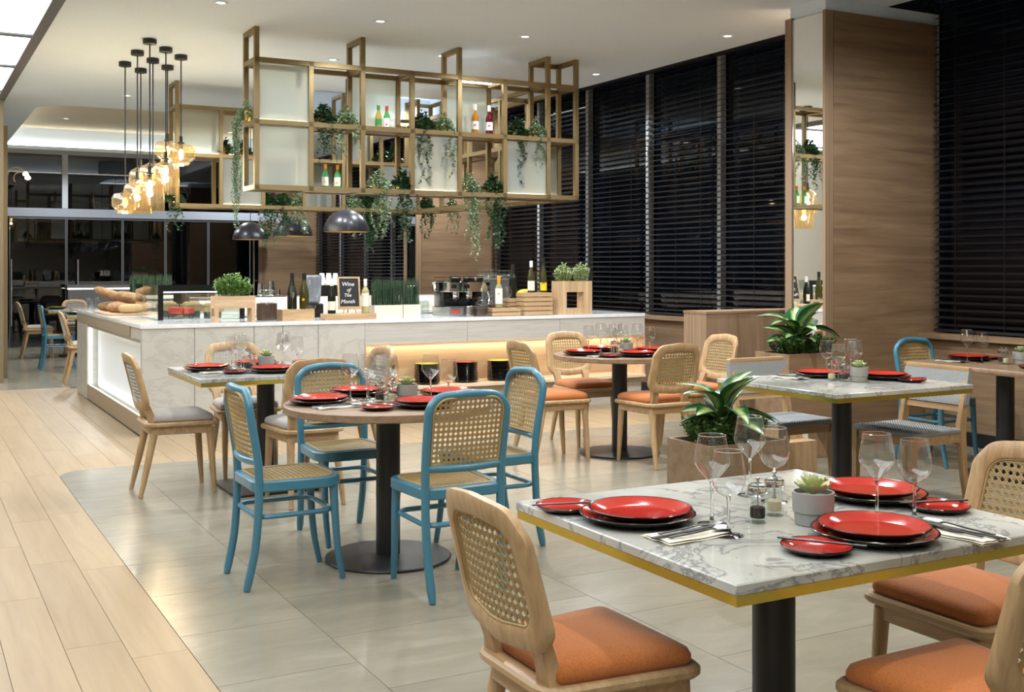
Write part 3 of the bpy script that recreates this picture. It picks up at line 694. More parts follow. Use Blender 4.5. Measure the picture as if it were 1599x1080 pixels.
# ---------------------------------------------------------------- chairs (local: +y is the way the sitter faces)
def smooth_path(pts, n=6):
    "Catmull-Rom through the points"
    P = [Vector(p) for p in pts]; P = [P[0]*2-P[1]] + P + [P[-1]*2-P[-2]]; out = []
    for i in range(1, len(P)-2):
        for k in range(n):
            u = k/n; a, b, c, d = P[i-1], P[i], P[i+1], P[i+2]
            out.append(0.5*((2*b)+(c-a)*u+(2*a-5*b+4*c-d)*u*u+(3*b-a-3*c+d)*u**3))
    out.append(P[-2]); return out
def blue_chair():
    t = thing('bentwood_chair', '', 'chair')
    yb = lambda z: -.175-(max(0, z-.5)**1.3)*.24
    def bk(u, v, h): return (u, yb(v)-h+.018*(1-(u/.19)**2)*-1, v)
    # rear posts and arched top in one bent hoop
    pts = []
    wdt = .178
    for z in (.46, .55, .65, .74): pts.append((-wdt-.006*(z-.46)/.3, yb(z), z))
    for k in range(1, 8):
        a = pi-k*(pi/2)/8; pts.append((-wdt+.085+.092*cos(a), yb(.78), .775+.088*sin(a)))
    mid = [(x, yb(z)-.004, z) for x, z in ((-.06, .867), (0, .870), (.06, .867))]
    hoop = pts+mid+[(-x, y, z) for x, y, z in reversed(pts)]
    obj('back_frame', MB().tube(hoop, .0185, 10), 'blue_paint', t)
    obj('back_rail', MB().tube([(-.17, yb(.555), .555), (-.08, yb(.555)-.018, .552), (0, yb(.555)-.024, .551), (.08, yb(.555)-.018, .552), (.17, yb(.555), .555)], .0165, 10), 'blue_paint', t)
    poly = rpoly([(-.165, .565), (.165, .565), (.172, .858), (-.172, .858)], [.01, .01, .075, .075], 8)
    m = MB(); cane(m, poly, lambda u, v, h: (u, yb(v)-.014*(1-(u/.18)**2)+h, v)); obj('cane_back', m, 'cane', t, smooth=False)
    m = MB(); ring(m, inset(poly, .001), inset(poly, .010), lambda u, v, h: (u, yb(v)-.014*(1-(u/.18)**2)+h, v), .016); obj('cane_trim', m, 'cane', t)
    for s in (-1, 1):
        obj('leg', MB().tube(smooth_path([(s*.176, -.176, .475), (s*.178, -.178, .36), (s*.174, -.192, .18), (s*.168, -.228, .002)], 5), [.0185+.0*i for i in range(15)]+[.0145], 10), 'blue_paint', t)
        obj('leg', MB().tube(smooth_path([(s*.165, .165, .44), (s*.168, .172, .3), (s*.166, .186, .14), (s*.160, .212, .002)], 5), [.021-.0005*i for i in range(16)], 10), 'blue_paint', t)
    out = rpoly([(-.19, -.20), (.19, -.20), (.215, .21), (-.215, .21)], [.07, .07, .10, .10], 7)
    m = MB(); inn = inset(out, .042); ring(m, out, inn, lambda u, v, h: (u, v, .4475+h), .047, .12); obj('seat_frame', m, 'blue_paint', t)
    m = MB(); cane(m, inset(out, .034), lambda u, v, h: (u, v, .468+h)); obj('cane_seat', m, 'cane', t, smooth=False)
    m = MB(); ring(m, inset(out, .030), inset(out, .040), lambda u, v, h: (u, v, .471+h), .008); obj('seat_trim', m, 'cane', t)
    st = [(-.173, -.18), (.173, -.18), (.168, .165), (-.168, .165)]
    lp = rpoly(st, [.06]*4, 5); lp = [(x, y, .315) for x, y in lp]; obj('stretcher', MB().tube(lp+[lp[0]], .0115, 8), 'blue_paint', t)
    return t
def oak_chair(cush, canem):
    t = thing('oak_cane_chair', '', 'chair')
    yb = lambda z: -.19-(z-.5)*.24
    def bk(u, v, h): return (u, yb(v)-.030*(1-(u/.21)**2)+h, v)
    n = 8
    def outline(d):
        p = [(-.165+d*.6, .53+d*1.15), (0, .518+d*1.0), (.165-d*.6, .53+d*1.15), (.208-d, .585+d*.6), (.196-d, .80-d*.3), (.150-d*.7, .862-d*1.0), (0, .878-d*1.1), (-.150+d*.7, .862-d*1.0), (-.196+d, .80-d*.3), (-.208+d, .585+d*.6)]
        return rpoly(p, [.04, .3, .04, .05, .06, .06, .3, .06, .06, .05], 5)
    o, i = outline(0), outline(.047)
    m = MB(); ring(m, o, i, bk, .030, .16); obj('back_frame', m, 'oak_chair', t, angle=50)
    m = MB(); cane(m, inset(i, -.006), bk); obj('cane_back', m, canem, t, smooth=False)
    m = MB(); ring(m, inset(i, -.002), inset(i, .007), bk, .014); obj('cane_trim', m, canem, t)
    for s in (-1, 1):   # short stubs that carry the back
        L = []
        for z, w, y, dp in ((.445, .032, -.168, .022), (.48, .024, -.176, .020), (.52, .024, -.190, .018), (.56, .034, -.203, .012)):
            x = s*(.135 if z > .5 else .130); L.append([(x-w, y-dp, z), (x+w, y-dp, z), (x+w, y+dp, z), (x-w, y+dp, z)])
        obj('back_stub', MB().loops(L), 'oak_chair', t, angle=50)
    out = rpoly([(-.185, -.215), (.185, -.215), (.225, .215), (-.225, .215)], [.07, .07, .05, .05], 6)
    obj('seat_plate', MB().prism(out, .425, .452, .007), 'oak_seat', t)
    ap = inset(out, .03); obj('apron', MB().prism(ap, .375, .426, .004), 'oak_seat', t)
    cu = inset(out, .022); cx, cy = 0, .02; L = []
    for s, z in ((.97, .452), (1.0, .462), (1.0, .474), (.965, .488), (.86, .499), (.66, .507), (.38, .511), (.06, .512)):
        L.append([(cx+(x-cx)*s, cy+(max(y, -.172)-cy)*s, z) for x, y in cu])
    obj('cushion', MB().loops(L), cush, t, angle=80)
    for s in (-1, 1):
        obj('leg', MB().tube([(s*.165, .170, .41), (s*.170, .185, .2), (s*.172, .200, .001)], [.024, .020, .0135], 10), 'oak_chair', t)
        obj('leg', MB().tube([(s*.135, -.155, .41), (s*.148, -.20, .2), (s*.160, -.245, .001)], [.024, .021, .0135], 10), 'oak_chair', t)
    return t
def woven_chair():
    t = thing('woven_chair', '', 'chair')
    for s in (-1, 1):
        x = s*.215
        L = [[(x-.016, y-d, z), (x+.016, y-d, z), (x+.016, y+d, z), (x-.016, y+d, z)] for z, y, d in ((0, -.25, .014), (.20, -.215, .019), (.40, -.195, .026), (.48, -.195, .026), (.80, -.255, .015))]
        obj('rear_post', MB().loops(L), 'oak_chair', t, angle=50)
        L = [[(x-d, y-d, z), (x+d, y-d, z), (x+d, y+d, z), (x-d, y+d, z)] for z, y, d in ((0, .215, .014), (.43, .205, .021))]
        obj('leg', MB().loops(L), 'oak_chair', t, angle=50)
        obj('side_rail', MB().box(x-.014, x+.014, -.19, .20, .375, .435), 'oak_seat', t, smooth=False)
    obj('front_rail', MB().box(-.20, .20, .19, .215, .375, .435), 'oak_seat', t, smooth=False); obj('rear_rail', MB().box(-.20, .20, -.2, -.175, .385, .435), 'oak_seat', t, smooth=False)
    obj('lower_back_rail', MB().loops([[(-.20, y-.012, z), (.20, y-.012, z), (.20, y+.012, z), (-.20, y+.012, z)] for y, z in ((-.212, .55), (-.220, .59))]), 'oak_seat', t, smooth=False)
    obj('top_rail', MB().prism(rect(-.232, .232, -.276, -.236, .012), .785, .812, .006), 'oak_seat', t)
    obj('woven_back', MB().loops([[(-.238, y-.018, z), (.238, y-.018, z), (.238, y+.018, z), (-.238, y+.018, z)] for y, z in ((-.218, .59), (-.236, .69), (-.252, .786))]), 'grey_weave', t, angle=30)
    L = []
    for s, z in ((.97, .425), (1, .432), (1, .448), (.97, .456)): L.append([(x*s, y*s, z-.012*(1-(x/.23)**2)*(1 if z > .44 else 0)) for x, y in rect(-.235, .235, -.185, .225, .02)])
    obj('woven_seat', MB().loops(L), 'grey_weave', t, angle=50)
    return t
FX, FNX, FY, FNY = -pi/2, pi/2, 0.0, pi
OR = lambda: oak_chair('orange_fabric', 'cane'); GR = lambda: oak_chair('grey_fabric', 'cane_grey')
def ch(kind, x, y, r, label, group):
    k = {'blue': ('blue', blue_chair), 'orange': ('orange', OR), 'grey': ('grey', GR), 'woven': ('woven', woven_chair)}[kind]
    return place(k[0], k[1], (x, y, .0012), r, label, group)
g1 = 'chairs at the foreground marble table'
ch('orange', 1.47, 2.33, FX, 'oak chair with cane back and orange cushion, left of the foreground marble table', g1)
ch('orange', 2.09, 1.70, FY, 'oak chair with orange cushion cut off at the bottom right corner', g1)
ch('orange', 2.68, 2.18, FNX, 'oak chair with orange cushion across the right side of the foreground marble table', g1)
g2 = 'blue chairs at the round wooden table'
ch('blue', 1.53, 4.95, FX, 'blue cane chair at the left of the nearer round table, seen side on', g2)
ch('blue', 2.10, 4.46, FY, 'blue cane chair with its back to the camera at the nearer round table', g2)
ch('blue', 2.03, 5.555, FNY, 'blue cane chair on the far side of the nearer round table', g2)
ch('blue', 2.60, 5.03, FNX, 'blue cane chair at the right of the nearer round table', g2)
g3 = 'grey-cushioned chairs at the marble table by the bar'
ch('grey', 1.51, 7.19, FX, 'oak chair with grey cushion at the left end of the marble table by the bar', g3)
ch('grey', 2.13, 6.525, FY, 'oak chair with grey cane back between the blue chairs and the rear marble table', g3)
ch('grey', 2.05, 7.62, FNY, 'oak chair with grey cane back against the marble counter front', g3)
ch('grey', 2.56, 7.03, FNX, 'oak chair whose grey cane top shows before the glowing niche', g3)
g4 = 'orange-cushioned chairs at the far round table'
ch('orange', 4.17, 7.03, FX, 'oak chair with orange cushion at the left of the far round table', g4)
ch('orange', 4.73, 6.545, FY, 'oak chair with orange cushion, its back to the camera at the far round table', g4)
ch('orange', 4.80, 7.60, FNY, 'oak chair with orange cushion behind the far round table, before the counter', g4)
ch('orange', 5.42, 6.97, FNX, 'oak chair with orange cushion at the right of the far round table', g4)
g5 = 'grey woven chairs'
ch('woven', 4.90, 5.40, FNY, 'low oak chair with grey woven back behind the middle marble table', g5)
ch('woven', 5.27, 4.72, FNX, 'low oak chair with grey woven back at the right of the middle marble table', g5)
g6 = 'blue chairs by the right window'
ch('blue', 6.55, 5.60, FNY, 'blue cane chair at the wooden table beneath the right-hand blinds', g6)
ch('blue', 6.62, 4.28, FY, 'blue chair just entering the picture at the right edge', g6)
g7 = 'chairs at the far tables'
ch('grey', 1.85, 18.85, FX, 'distant oak chair with pale cushion, leftmost in the far room', g7)
ch('blue', 1.89, 16.65, FX, 'distant blue cane chair in the far room behind the bar end', g7)
ch('grey', 1.96, 14.47, FX, 'distant oak chair half hidden by the lit end of the bar', g7)
ch('grey', 2.95, 18.85, FNX, 'distant oak chair on the right side of the rearmost table', g7)
ch('grey', 2.50, 19.5, FNY, 'distant oak chair behind the rearmost table', g7)
ch('blue', 2.95, 16.65, FNX, 'distant blue chair top above the bar end', g7)

# ---------------------------------------------------------------- tables
def marble_table(x0, x1, y0, y1, label, square_base):
    cx, cy = (x0+x1)/2, (y0+y1)/2; t = thing('marble_table', label, 'table', (cx, cy, 0)); a, b = (x1-x0)/2, (y1-y0)/2
    obj('marble_top', MB().prism(rect(-a, a, -b, b, .004, 2), .725, .75, .003), 'table_marble', t)
    m = MB()
    for q in ((-a+.004, a-.004, -b+.004, -b+.012), (-a+.004, a-.004, b-.012, b-.004), (-a+.004, -a+.012, -b+.012, b-.012), (a-.012, a-.004, -b+.012, b-.012)): m.box(*q, .702, .725)
    obj('brass_edge', m, 'brass_edge', t, smooth=False)
    obj('sub_top', MB().box(-a+.013, a-.013, -b+.013, b-.013, .704, .7245), 'black_metal', t, smooth=False)
    obj('pole', MB().lathe([(.056, .015), (.056, .704)], 28), 'black_metal', t)
    if square_base: obj('base_plate', MB().prism(rect(-.27, .27, -.29, .29, .01, 2), .0012, .016, .003), 'black_metal', t)
    else: obj('base_plate', MB().lathe([(.30, .0012), (.30, .010), (.27, .016), (.06, .022)], 40), 'black_metal', t)
def round_table(cx, cy, label):
    t = thing('round_table', label, 'table', (cx, cy, 0))
    obj('table_top', MB().lathe([(.49, .713), (.50, .718), (.50, .747), (.497, .75)], 64), 'walnut_top', t)
    obj('top_plate', MB().lathe([(.2, .70), (.2, .713)], 24), 'black_metal', t)
    obj('pole', MB().lathe([(.058, .015), (.058, .702)], 28), 'black_metal', t)
    obj('base_plate', MB().lathe([(.30, .0012), (.305, .008), (.30, .014), (.06, .024)], 48), 'black_metal', t)
marble_table(1.50, 2.54, 1.79, 2.73, 'white veined marble table with brass edge in the foreground', False)
round_table(2.06, 5.03, 'round wooden table with black pedestal among the blue chairs')
marble_table(1.52, 2.56, 6.58, 7.50, 'marble table with brass edge near the left end of the bar', True)
round_table(4.76, 7.03, 'round wooden table with black pedestal before the glowing niche')
marble_table(4.21, 5.24, 4.235, 5.20, 'marble table with brass edge between the two grey woven chairs', False)
t = thing('wooden_table', 'rectangular wooden table beneath the right-hand blinds', 'table', (6.5, 5.0, 0))
obj('table_top', MB().prism(rect(-.37, .37, -.56, .54, .01, 2), .712, .75, .003), 'walnut_top', t); obj('pole', MB().lathe([(.058, .015), (.058, .712)], 24), 'black_metal', t); obj('base_plate', MB().lathe([(.28, .0012), (.28, .012), (.06, .02)], 36), 'black_metal', t)
marble_table(1.95, 2.95, 18.4, 19.3, 'rearmost small marble table in the far room', True)
marble_table(1.95, 2.95, 16.2, 17.1, 'marble table behind the distant blue chair', True)

# ---------------------------------------------------------------- tableware
def plate_me(r, top='plate_red', h=.022):
    return lambda: MB().lathe([(r*.55, 0), (r*.62, .001), (r*.9, h*.55), (r, h), (r*.985, h+.002), (r*.96, h+.001), (r*.70, h*.42), (r*.60, h*.36), (.002, h*.36)], 44, mis=[0, 0, 0, 0, 0, 1, 1, 1]).mesh('plate', ['plate_black', top], True, 60)
def glass_me(kind):
    def f():
        if kind == 'tall': bowl = [(.0045, .103), (.008, .108), (.030, .132), (.043, .150), (.0455, .162), (.0435, .178), (.0385, .205), (.035, .225)]
        else: bowl = [(.0045, .092), (.010, .094), (.028, .104), (.039, .122), (.0425, .142), (.0415, .160), (.037, .186), (.034, .205)]
        m = MB().lathe(bowl, 32, cap0=False, cap1=False, mi=0)
        rr, zz = bowl[-1]; m.lathe([(rr, zz), (rr+.0009, zz+.0006), (rr, zz+.0012), (rr-.0009, zz+.0006)], 32, cap0=False, cap1=False, mi=1)
        m.lathe([(.036, 0), (.0365, .0012), (.028, .003), (.010, .006), (.0055, .012), (.0038, .03), (.0036, bowl[0][1]-.015), (.0055, bowl[0][1]+.002), (.004, bowl[0][1]+.004)], 24, mi=1)
        return m.mesh('wine_glass', ['wine_glass', 'clear_solid'], True, 70)
    return f
def fork_me():
    m = MB(); q = lambda S, mi: m.loops([[(-w, y, z), (w, y, z), (w, y, z+.0025), (-w, y, z+.0025)] for y, w, z in S], mi)
    q(((-.10, .005, .002), (-.03, .004, .003), (.015, .0035, .005)), 1); q(((.015, .003, .005), (.03, .003, .006), (.045, .010, .004), (.055, .012, .003)), 0)
    for k in (-.0105, -.0035, .0035, .0105): m.loops([[(k-.0015, y, z), (k+.0015, y, z), (k+.0015, y, z+.002), (k-.0015, y, z+.002)] for y, z in ((.055, .003), (.08, .002), (.10, .006))])
    return m.mesh('fork', ['steel', 'black_metal'], True, 40)
def spoon_me():
    m = MB(); m.loops([[(-w, y, z), (w, y, z), (w, y, z+.0025), (-w, y, z+.0025)] for y, w, z in ((-.10, .005, .002), (-.03, .004, .003), (.03, .003, .006), (.05, .004, .004))], 1)
    L = []
    for k in range(9):
        a = k/8; y = .045+.06*a; w = .0215*math.sqrt(max(0.02, 1-(2*a-1)**2)); L.append([(-w, y, .006), (-w*.6, y, .002), (0, y, .0005), (w*.6, y, .002), (w, y, .006), (w*.5, y, .0035), (0, y, .002), (-w*.5, y, .0035)])
    m.loops(L); return m.mesh('spoon', ['steel', 'black_metal'], True, 60)
def knife_me():
    m = MB(); m.loops([[(-w, y, .002), (w, y, .002), (w, y, .005), (-w, y, .005)] for y, w in ((-.11, .006), (-.01, .005), (0, .009), (.08, .009), (.105, .003))])
    return m.mesh('knife', ['black_metal'], True, 40)
def spreader_me():
    m = MB(); m.loops([[(-w, y, z), (w, y, z), (w, y, z+.003), (-w, y, z+.003)] for y, w, z in ((-.10, .005, .001), (0, .0045, .0015), (.02, .0075, .002), (.08, .0085, .002), (.10, .004, .002))])
    return m.mesh('butter_knife', ['black_metal'], True, 40)
def napkin_me():
    m = MB(); n = 8
    def top(x, y): return .003+.0012*sin(x*70)*cos(y*45)+.0015*sin(y*30+1)
    for lay in range(2):
        s = .055-lay*.006; e = .105-lay*.004; z0 = lay*.0035
        P = [[(-s+2*s*i/n+.004*sin(j), -e+2*e*j/n, z0+top(i*.02, j*.03)) for i in range(n+1)] for j in range(n+1)]
        b = m.add([q for r in P for q in r]); b2 = m.add([(q[0], q[1], z0+.0003) for r in P for q in r])
        for j in range(n):
            for i in range(n):
                k = j*(n+1)+i; m.face((b+k, b+k+1, b+k+n+2, b+k+n+1)); m.face((b2+k, b2+k+n+1, b2+k+n+2, b2+k+1))
    return m.mesh('napkin', ['napkin'], True, 70)
def mill(fill):
    def f():
        t = thing('spice_mill', '', 'spice mill')
        obj('body', MB().lathe([(.026, 0), (.027, .004), (.024, .02), (.0225, .05), (.022, .065), (.0265, .069), (.0265, .074)], 20), 'pane_glass', t)
        obj('contents', MB().lathe([(.018, .012), (.019, .016), (.019, .038), (.012, .041)], 16), fill, t)
        obj('cap', MB().lathe([(.024, .075), (.0265, .079), (.026, .09), (.018, .099), (.008, .101)], 20), 'clear_solid', t)
        obj('shaft', MB().lathe([(.0025, .042), (.0025, .1015)], 8), 'steel', t)
        obj('knob', MB().lathe([(.004, .1015), (.0035, .107), (.006, .110), (.006, .114), (.003, .116)], 12), 'steel', t)
        return t
    return f
SUC = {}
def succ_leaf():
    m = MB(); L = []
    for k in range(7):
        a = k/6; y = .042*a; w = .0125*math.sqrt(max(.01, sin(pi*min(.97, a*.8+.12)))); z = .012*a*a+.004
        if k == 6: w = .002
        L.append([(-w, y, z+.0025), (0, y, z-.004*(1-a*.6)), (w, y, z+.0025), (0, y, z+.002)])
    return m.loops(L).mesh('leaf', ['succulent'], True, 60)
def pot(detail):
    def f():
        t = thing('succulent_pot', '', 'plant pot')
        obj('pot', MB().lathe([(.040, 0), (.046, .001), (.0475, .03), (.0485, .031), (.051, .033), (.053, .082), (.051, .083), (.0475, .082), (.046, .070), (.001, .070)], 36), 'concrete_pot', t)
        if 'l' not in SUC: SUC['l'] = succ_leaf()
        if detail:
            for ringi, (n, tilt, s, z) in enumerate(((9, 12, 1.25, .074), (8, 30, 1.1, .080), (6, 50, .85, .086), (4, 70, .6, .089))):
                for k in range(n):
                    o = link('leaf', SUC['l'], t, (0, 0, z)); o.rotation_euler = (radians(tilt), 0, 2*pi*k/n+ringi*.4); o.scale = (s, s, s)
        else:
            m = MB()
            for ringi, (n, tilt, s, z) in enumerate(((9, 12, 1.2, .076), (8, 35, 1.0, .082), (5, 60, .7, .088))):
                for k in range(n):
                    M = Matrix.Translation((0, 0, z)) @ Matrix.Rotation(2*pi*k/n+ringi*.4, 4, 'Z') @ Matrix.Rotation(radians(tilt), 4, 'X') @ Matrix.Scale(s, 4)
                    b = m.add([M @ v.co for v in SUC['l'].vertices])
                    for p in SUC['l'].polygons: m.face([b+i for i in p.vertices])
            obj('rosette', m, 'succulent', t)
        return t
    return f
ZT = .7505
GL = []; OCC = []
def rot(v, r): return (v[0]*cos(r)-v[1]*sin(r), v[0]*sin(r)+v[1]*cos(r))
def setting(px, py, r, tbl, seat, gid, side=(-.23, .06), cut=(.20, -.02), glasses=((.13, .20, 'tall'), (.22, .17, 'round')), small=True, cutl=True, z=ZT, tops='plate_red', pk=''):
    "one cover: stacked plates, side plate with butter knife, napkin with cutlery, glasses; local +y points to the table middle"
    def W(l): q = rot(l, r); return (px+q[0], py+q[1], z)
    w = f'at the {seat} of the {tbl}' if seat else f'on the {tbl}'
    item('dinner_plate', 'charger'+pk, plate_me(.150, tops), W((0, 0)), r, f'wide lower dinner plate {w}', 'plate', 'dinner plates, lower of each pair')
    q = W((.004, .006)); item('dinner_plate', 'dinner'+pk, plate_me(.134, tops), (q[0], q[1], z+.0125), r, f'upper dinner plate {w}', 'plate', 'dinner plates, upper of each pair')
    if small:
        item('side_plate', 'side'+pk, plate_me(.082, tops, .016), W(side), r, f'small side plate {w}', 'plate', 'small side plates')
        q = W((side[0]+.015, side[1]+.0)); item('butter_knife', 'spreader', spreader_me, (q[0], q[1], z+.0185), r+(.65 if r == 0 else -.3), f'butter knife on side plate {w}', 'knife', 'butter knives')
    if cutl:
        a = r+.06
        item('napkin', 'napkin', napkin_me, W(cut), a, f'folded cream napkin {w}', 'napkin', 'folded napkins'); q = lambda dx, dy: W((cut[0]+dx, cut[1]+dy))
        for n, k, fn, dx, dy, rr in (('fork', 'fork', fork_me, -.022, .02, .05), ('knife', 'knife', knife_me, .0, -.01, .1), ('spoon', 'spoon', spoon_me, .022, .02, .02)):
            p = q(dx, dy); item(n, k, fn, (p[0], p[1], z+.009), a+rr, f'{n} lying on the napkin {w}', n, n+'s on napkins')
    OCC.append((px, py, .150)); OCC.append((*W(side)[:2], .082)) if small else None
    if cutl: OCC.append((*W(cut)[:2], .05))
    for gx, gy, kd in glasses:
        GL.append([*W((gx, gy))[:2], kd, f'empty {"tall angular" if kd == "tall" else "rounded"} wine glass {w}'])
def centre(mx, my, sx, sy, px, py, tbl, detail=False):
    OCC.extend(((mx, my, .030), (sx, sy, .030), (px, py, .055)))
    place('pepper', mill('pepper'), (mx, my, ZT), 0, f'clear pepper mill on the {tbl}', 'spice mills'); place('salt', mill('salt'), (sx, sy, ZT), 0, f'clear salt mill on the {tbl}', 'spice mills')
    place('potd' if detail else 'pot', pot(detail), (px, py, ZT), .3 if detail else 0, f'grey pot of succulents on the {tbl}', 'succulent pots')
n1 = 'foreground marble table'
setting(1.66, 2.37, FX, n1, 'left side', 'a', side=(-.19, -.10), cut=(.20, .01), glasses=((.105, .12, 'tall'), (.24, .10, 'round')))
setting(2.05, 1.94, FY, n1, 'near side', 'b', side=(-.215, -.03), cut=(.21, -.07), glasses=())
setting(2.40, 2.28, FNX, n1, 'right side', 'd', side=(-.20, -.035), cut=(.20, -.02), cutl=False, glasses=())
for x, y, kd, l in ((2.126, 2.478, 'tall', 'tall angular wine glass standing behind the pepper mill on the foreground marble table'), (2.127, 2.378, 'round', 'rounded wine glass standing behind the salt mill on the foreground marble table'),
                    (2.186, 2.061, 'tall', 'tall angular wine glass behind the nearest red plates'), (2.299, 2.040, 'round', 'rounded wine glass right of the nearest red plates')):
    GL.append([x, y, kd, l])
centre(1.918, 2.206, 2.012, 2.239+.01, 2.03, 2.125, n1, True)
n2 = 'nearer round table'
setting(1.75, 5.14, FX, n2, 'left side', 'a', side=(-.22, .08), cut=(.19, .02), small=False, glasses=((-.06, .20, 'tall'), (-.06, .265, 'round')))
setting(2.14, 4.79, FY, n2, 'near side', 'b', side=(-.23, .0), cutl=False, glasses=((-.10, .27, 'tall'),))
setting(2.05, 5.40, FNY, n2, 'far side', 'c', side=(-.23, .04), cutl=False, glasses=((-.06, .26, 'round'), (.02, .25, 'tall')))
setting(2.42, 5.10, FNX, n2, 'right side', 'd', small=False, cutl=False, glasses=((.02, .10+.02, 'tall'), (.06, .02, 'round')) and ((-.13, .16, 'tall'), (-.20, .10, 'round')))
centre(2.03, 5.06, 2.075, 5.015, 2.155, 5.02, n2)
n3 = 'marble table by the bar'
setting(1.69, 7.13, FX, n3, 'left side', 'a', side=(-.22, .08), cut=(.19, .02), small=False)
setting(2.02, 6.83, FY, n3, 'near side', 'b', side=(-.22, .02), cutl=False)
setting(2.05, 7.30, FNY, n3, 'far side', 'c', cutl=False, small=False)
setting(2.38, 7.10, FNX, n3, 'right side', 'd', cutl=False)
centre(1.93, 7.02, 1.97, 7.08, 2.05, 7.06, n3)
n4 = 'far round table'
setting(4.45, 7.06, FX, n4, 'left side', 'a', side=(-.22, .08), cut=(.19, .04), small=False)
setting(4.73, 6.76, FY, n4, 'near side', 'b', side=(-.22, .03), cutl=False)
setting(4.78, 7.33, FNY, n4, 'far side', 'c', cutl=False, small=False)
setting(5.06, 7.00, FNX, n4, 'right side', 'd', cutl=False, side=(.2, .05))
centre(4.70, 7.02, 4.73, 6.97, 4.82, 7.03, n4)
n5 = 'middle marble table'
setting(4.80, 4.98, FNY, n5, 'far side', 'a', side=(-.23, .0), cut=(.22, .0), glasses=((.06, .22, 'round'), (-.04, .24, 'tall')))
setting(5.05, 4.70, FNX, n5, 'right side', 'b', side=(-.20, .0), cutl=False, glasses=())
for x, y, kd in ((4.99, 4.95, 'tall'), (4.98, 5.03, 'round')): GL.append([x, y, kd, f'{"tall angular" if kd == "tall" else "rounded"} wine glass beside the succulent on the middle marble table'])
centre(4.74, 4.71, 4.70, 4.77, 4.80, 4.66, n5)
n6 = 'wooden table under the blinds'
setting(6.58, 5.36, FNY, n6, '', 'a', side=(-.22, .0), cut=(.22, .04), glasses=((.13, .10, 'tall'), (.09, .18, 'round')))
setting(6.62, 4.66, FY, n6, 'near end', 'b', cutl=False, glasses=())
centre(6.54, 5.06, 6.52, 5.01, 6.62, 4.97, n6)
n7 = 'rearmost far table'
setting(2.12, 18.85, FX, n7, '', 'a', tops='olive_plate', pk='olive', cutl=False, glasses=((.1, .2, 'tall'),))
setting(2.12, 16.65, FX, 'marble table behind the distant blue chair', '', 'a', tops='olive_plate', pk='olive', cutl=False, glasses=((.1, .2, 'round'),))

for it in range(80):        # nudge the glasses clear of each other and of the crockery
    for i, a in enumerate(GL):
        for (x, y, q, fixed) in [(o[0], o[1], o[2]+(.039 if o[2] > .06 else .048), True) for o in OCC]+[(b[0], b[1], .095, False) for j, b in enumerate(GL) if j != i]:
            dx, dy = a[0]-x, a[1]-y; d = math.hypot(dx, dy)
            if 1e-6 < d < q: k = (q-d)/d*(.6 if fixed else .3); a[0] += dx*k; a[1] += dy*k
for x, y, kd, l in GL: item('wine_glass', 'glass_'+kd, glass_me(kd), (x, y, ZT), 0, l, 'wine glass', 'wine glasses')

# ---------------------------------------------------------------- plants
def leaf_quad(m, p, dirv, up, l, w, mi=0):
    "small folded leaf: two triangles each side of the midrib"
    d = Vector(dirv).normalized(); s = d.cross(Vector(up)); s = s.normalized() if s.length > 1e-4 else Vector((1, 0, 0)); n = s.cross(d)
    p = Vector(p); a = m.add((p, p+d*l*.45+s*w*.5+n*w*.12, p+d*l, p+d*l*.45-s*w*.5+n*w*.12)); m.face((a, a+1, a+2), mi); m.face((a, a+2, a+3), mi)
def rnd(a): return random.uniform(-a, a)
def bush(cx, cy, z, rx, ry, h, n, leaf, seedv, dome=1.0):
    rs = random.getstate(); random.seed(seedv); m = MB()
    tw = []
    for i in range(max(12, n//22)):
        a = random.uniform(0, 2*pi); q = math.sqrt(random.random()); x, y = cx+rx*q*cos(a)*.95, cy+ry*q*sin(a)*.95; top = z+h*(1-.55*q*q*dome)*random.uniform(.7, 1.08)
        bx, by = cx+(x-cx)*.7, cy+(y-cy)*.7; m.tube([(bx, by, z-.01), ((x+bx)/2+rnd(.01), (y+by)/2+rnd(.01), (z+top)/2), (x, y, top)], .0016, 4); tw.append(((bx, by, z), (x, y, top)))
    for i in range(n):
        b, t_ = random.choice(tw); k = random.uniform(.25, 1.02); p = Vector(b).lerp(Vector(t_), k)
        d = Vector((rnd(1), rnd(1), random.uniform(-.2, .9))); leaf_quad(m, p, d, (rnd(.4), rnd(.4), 1), leaf*random.uniform(.7, 1.25), leaf*random.uniform(.45, .65))
    random.setstate(rs); return m
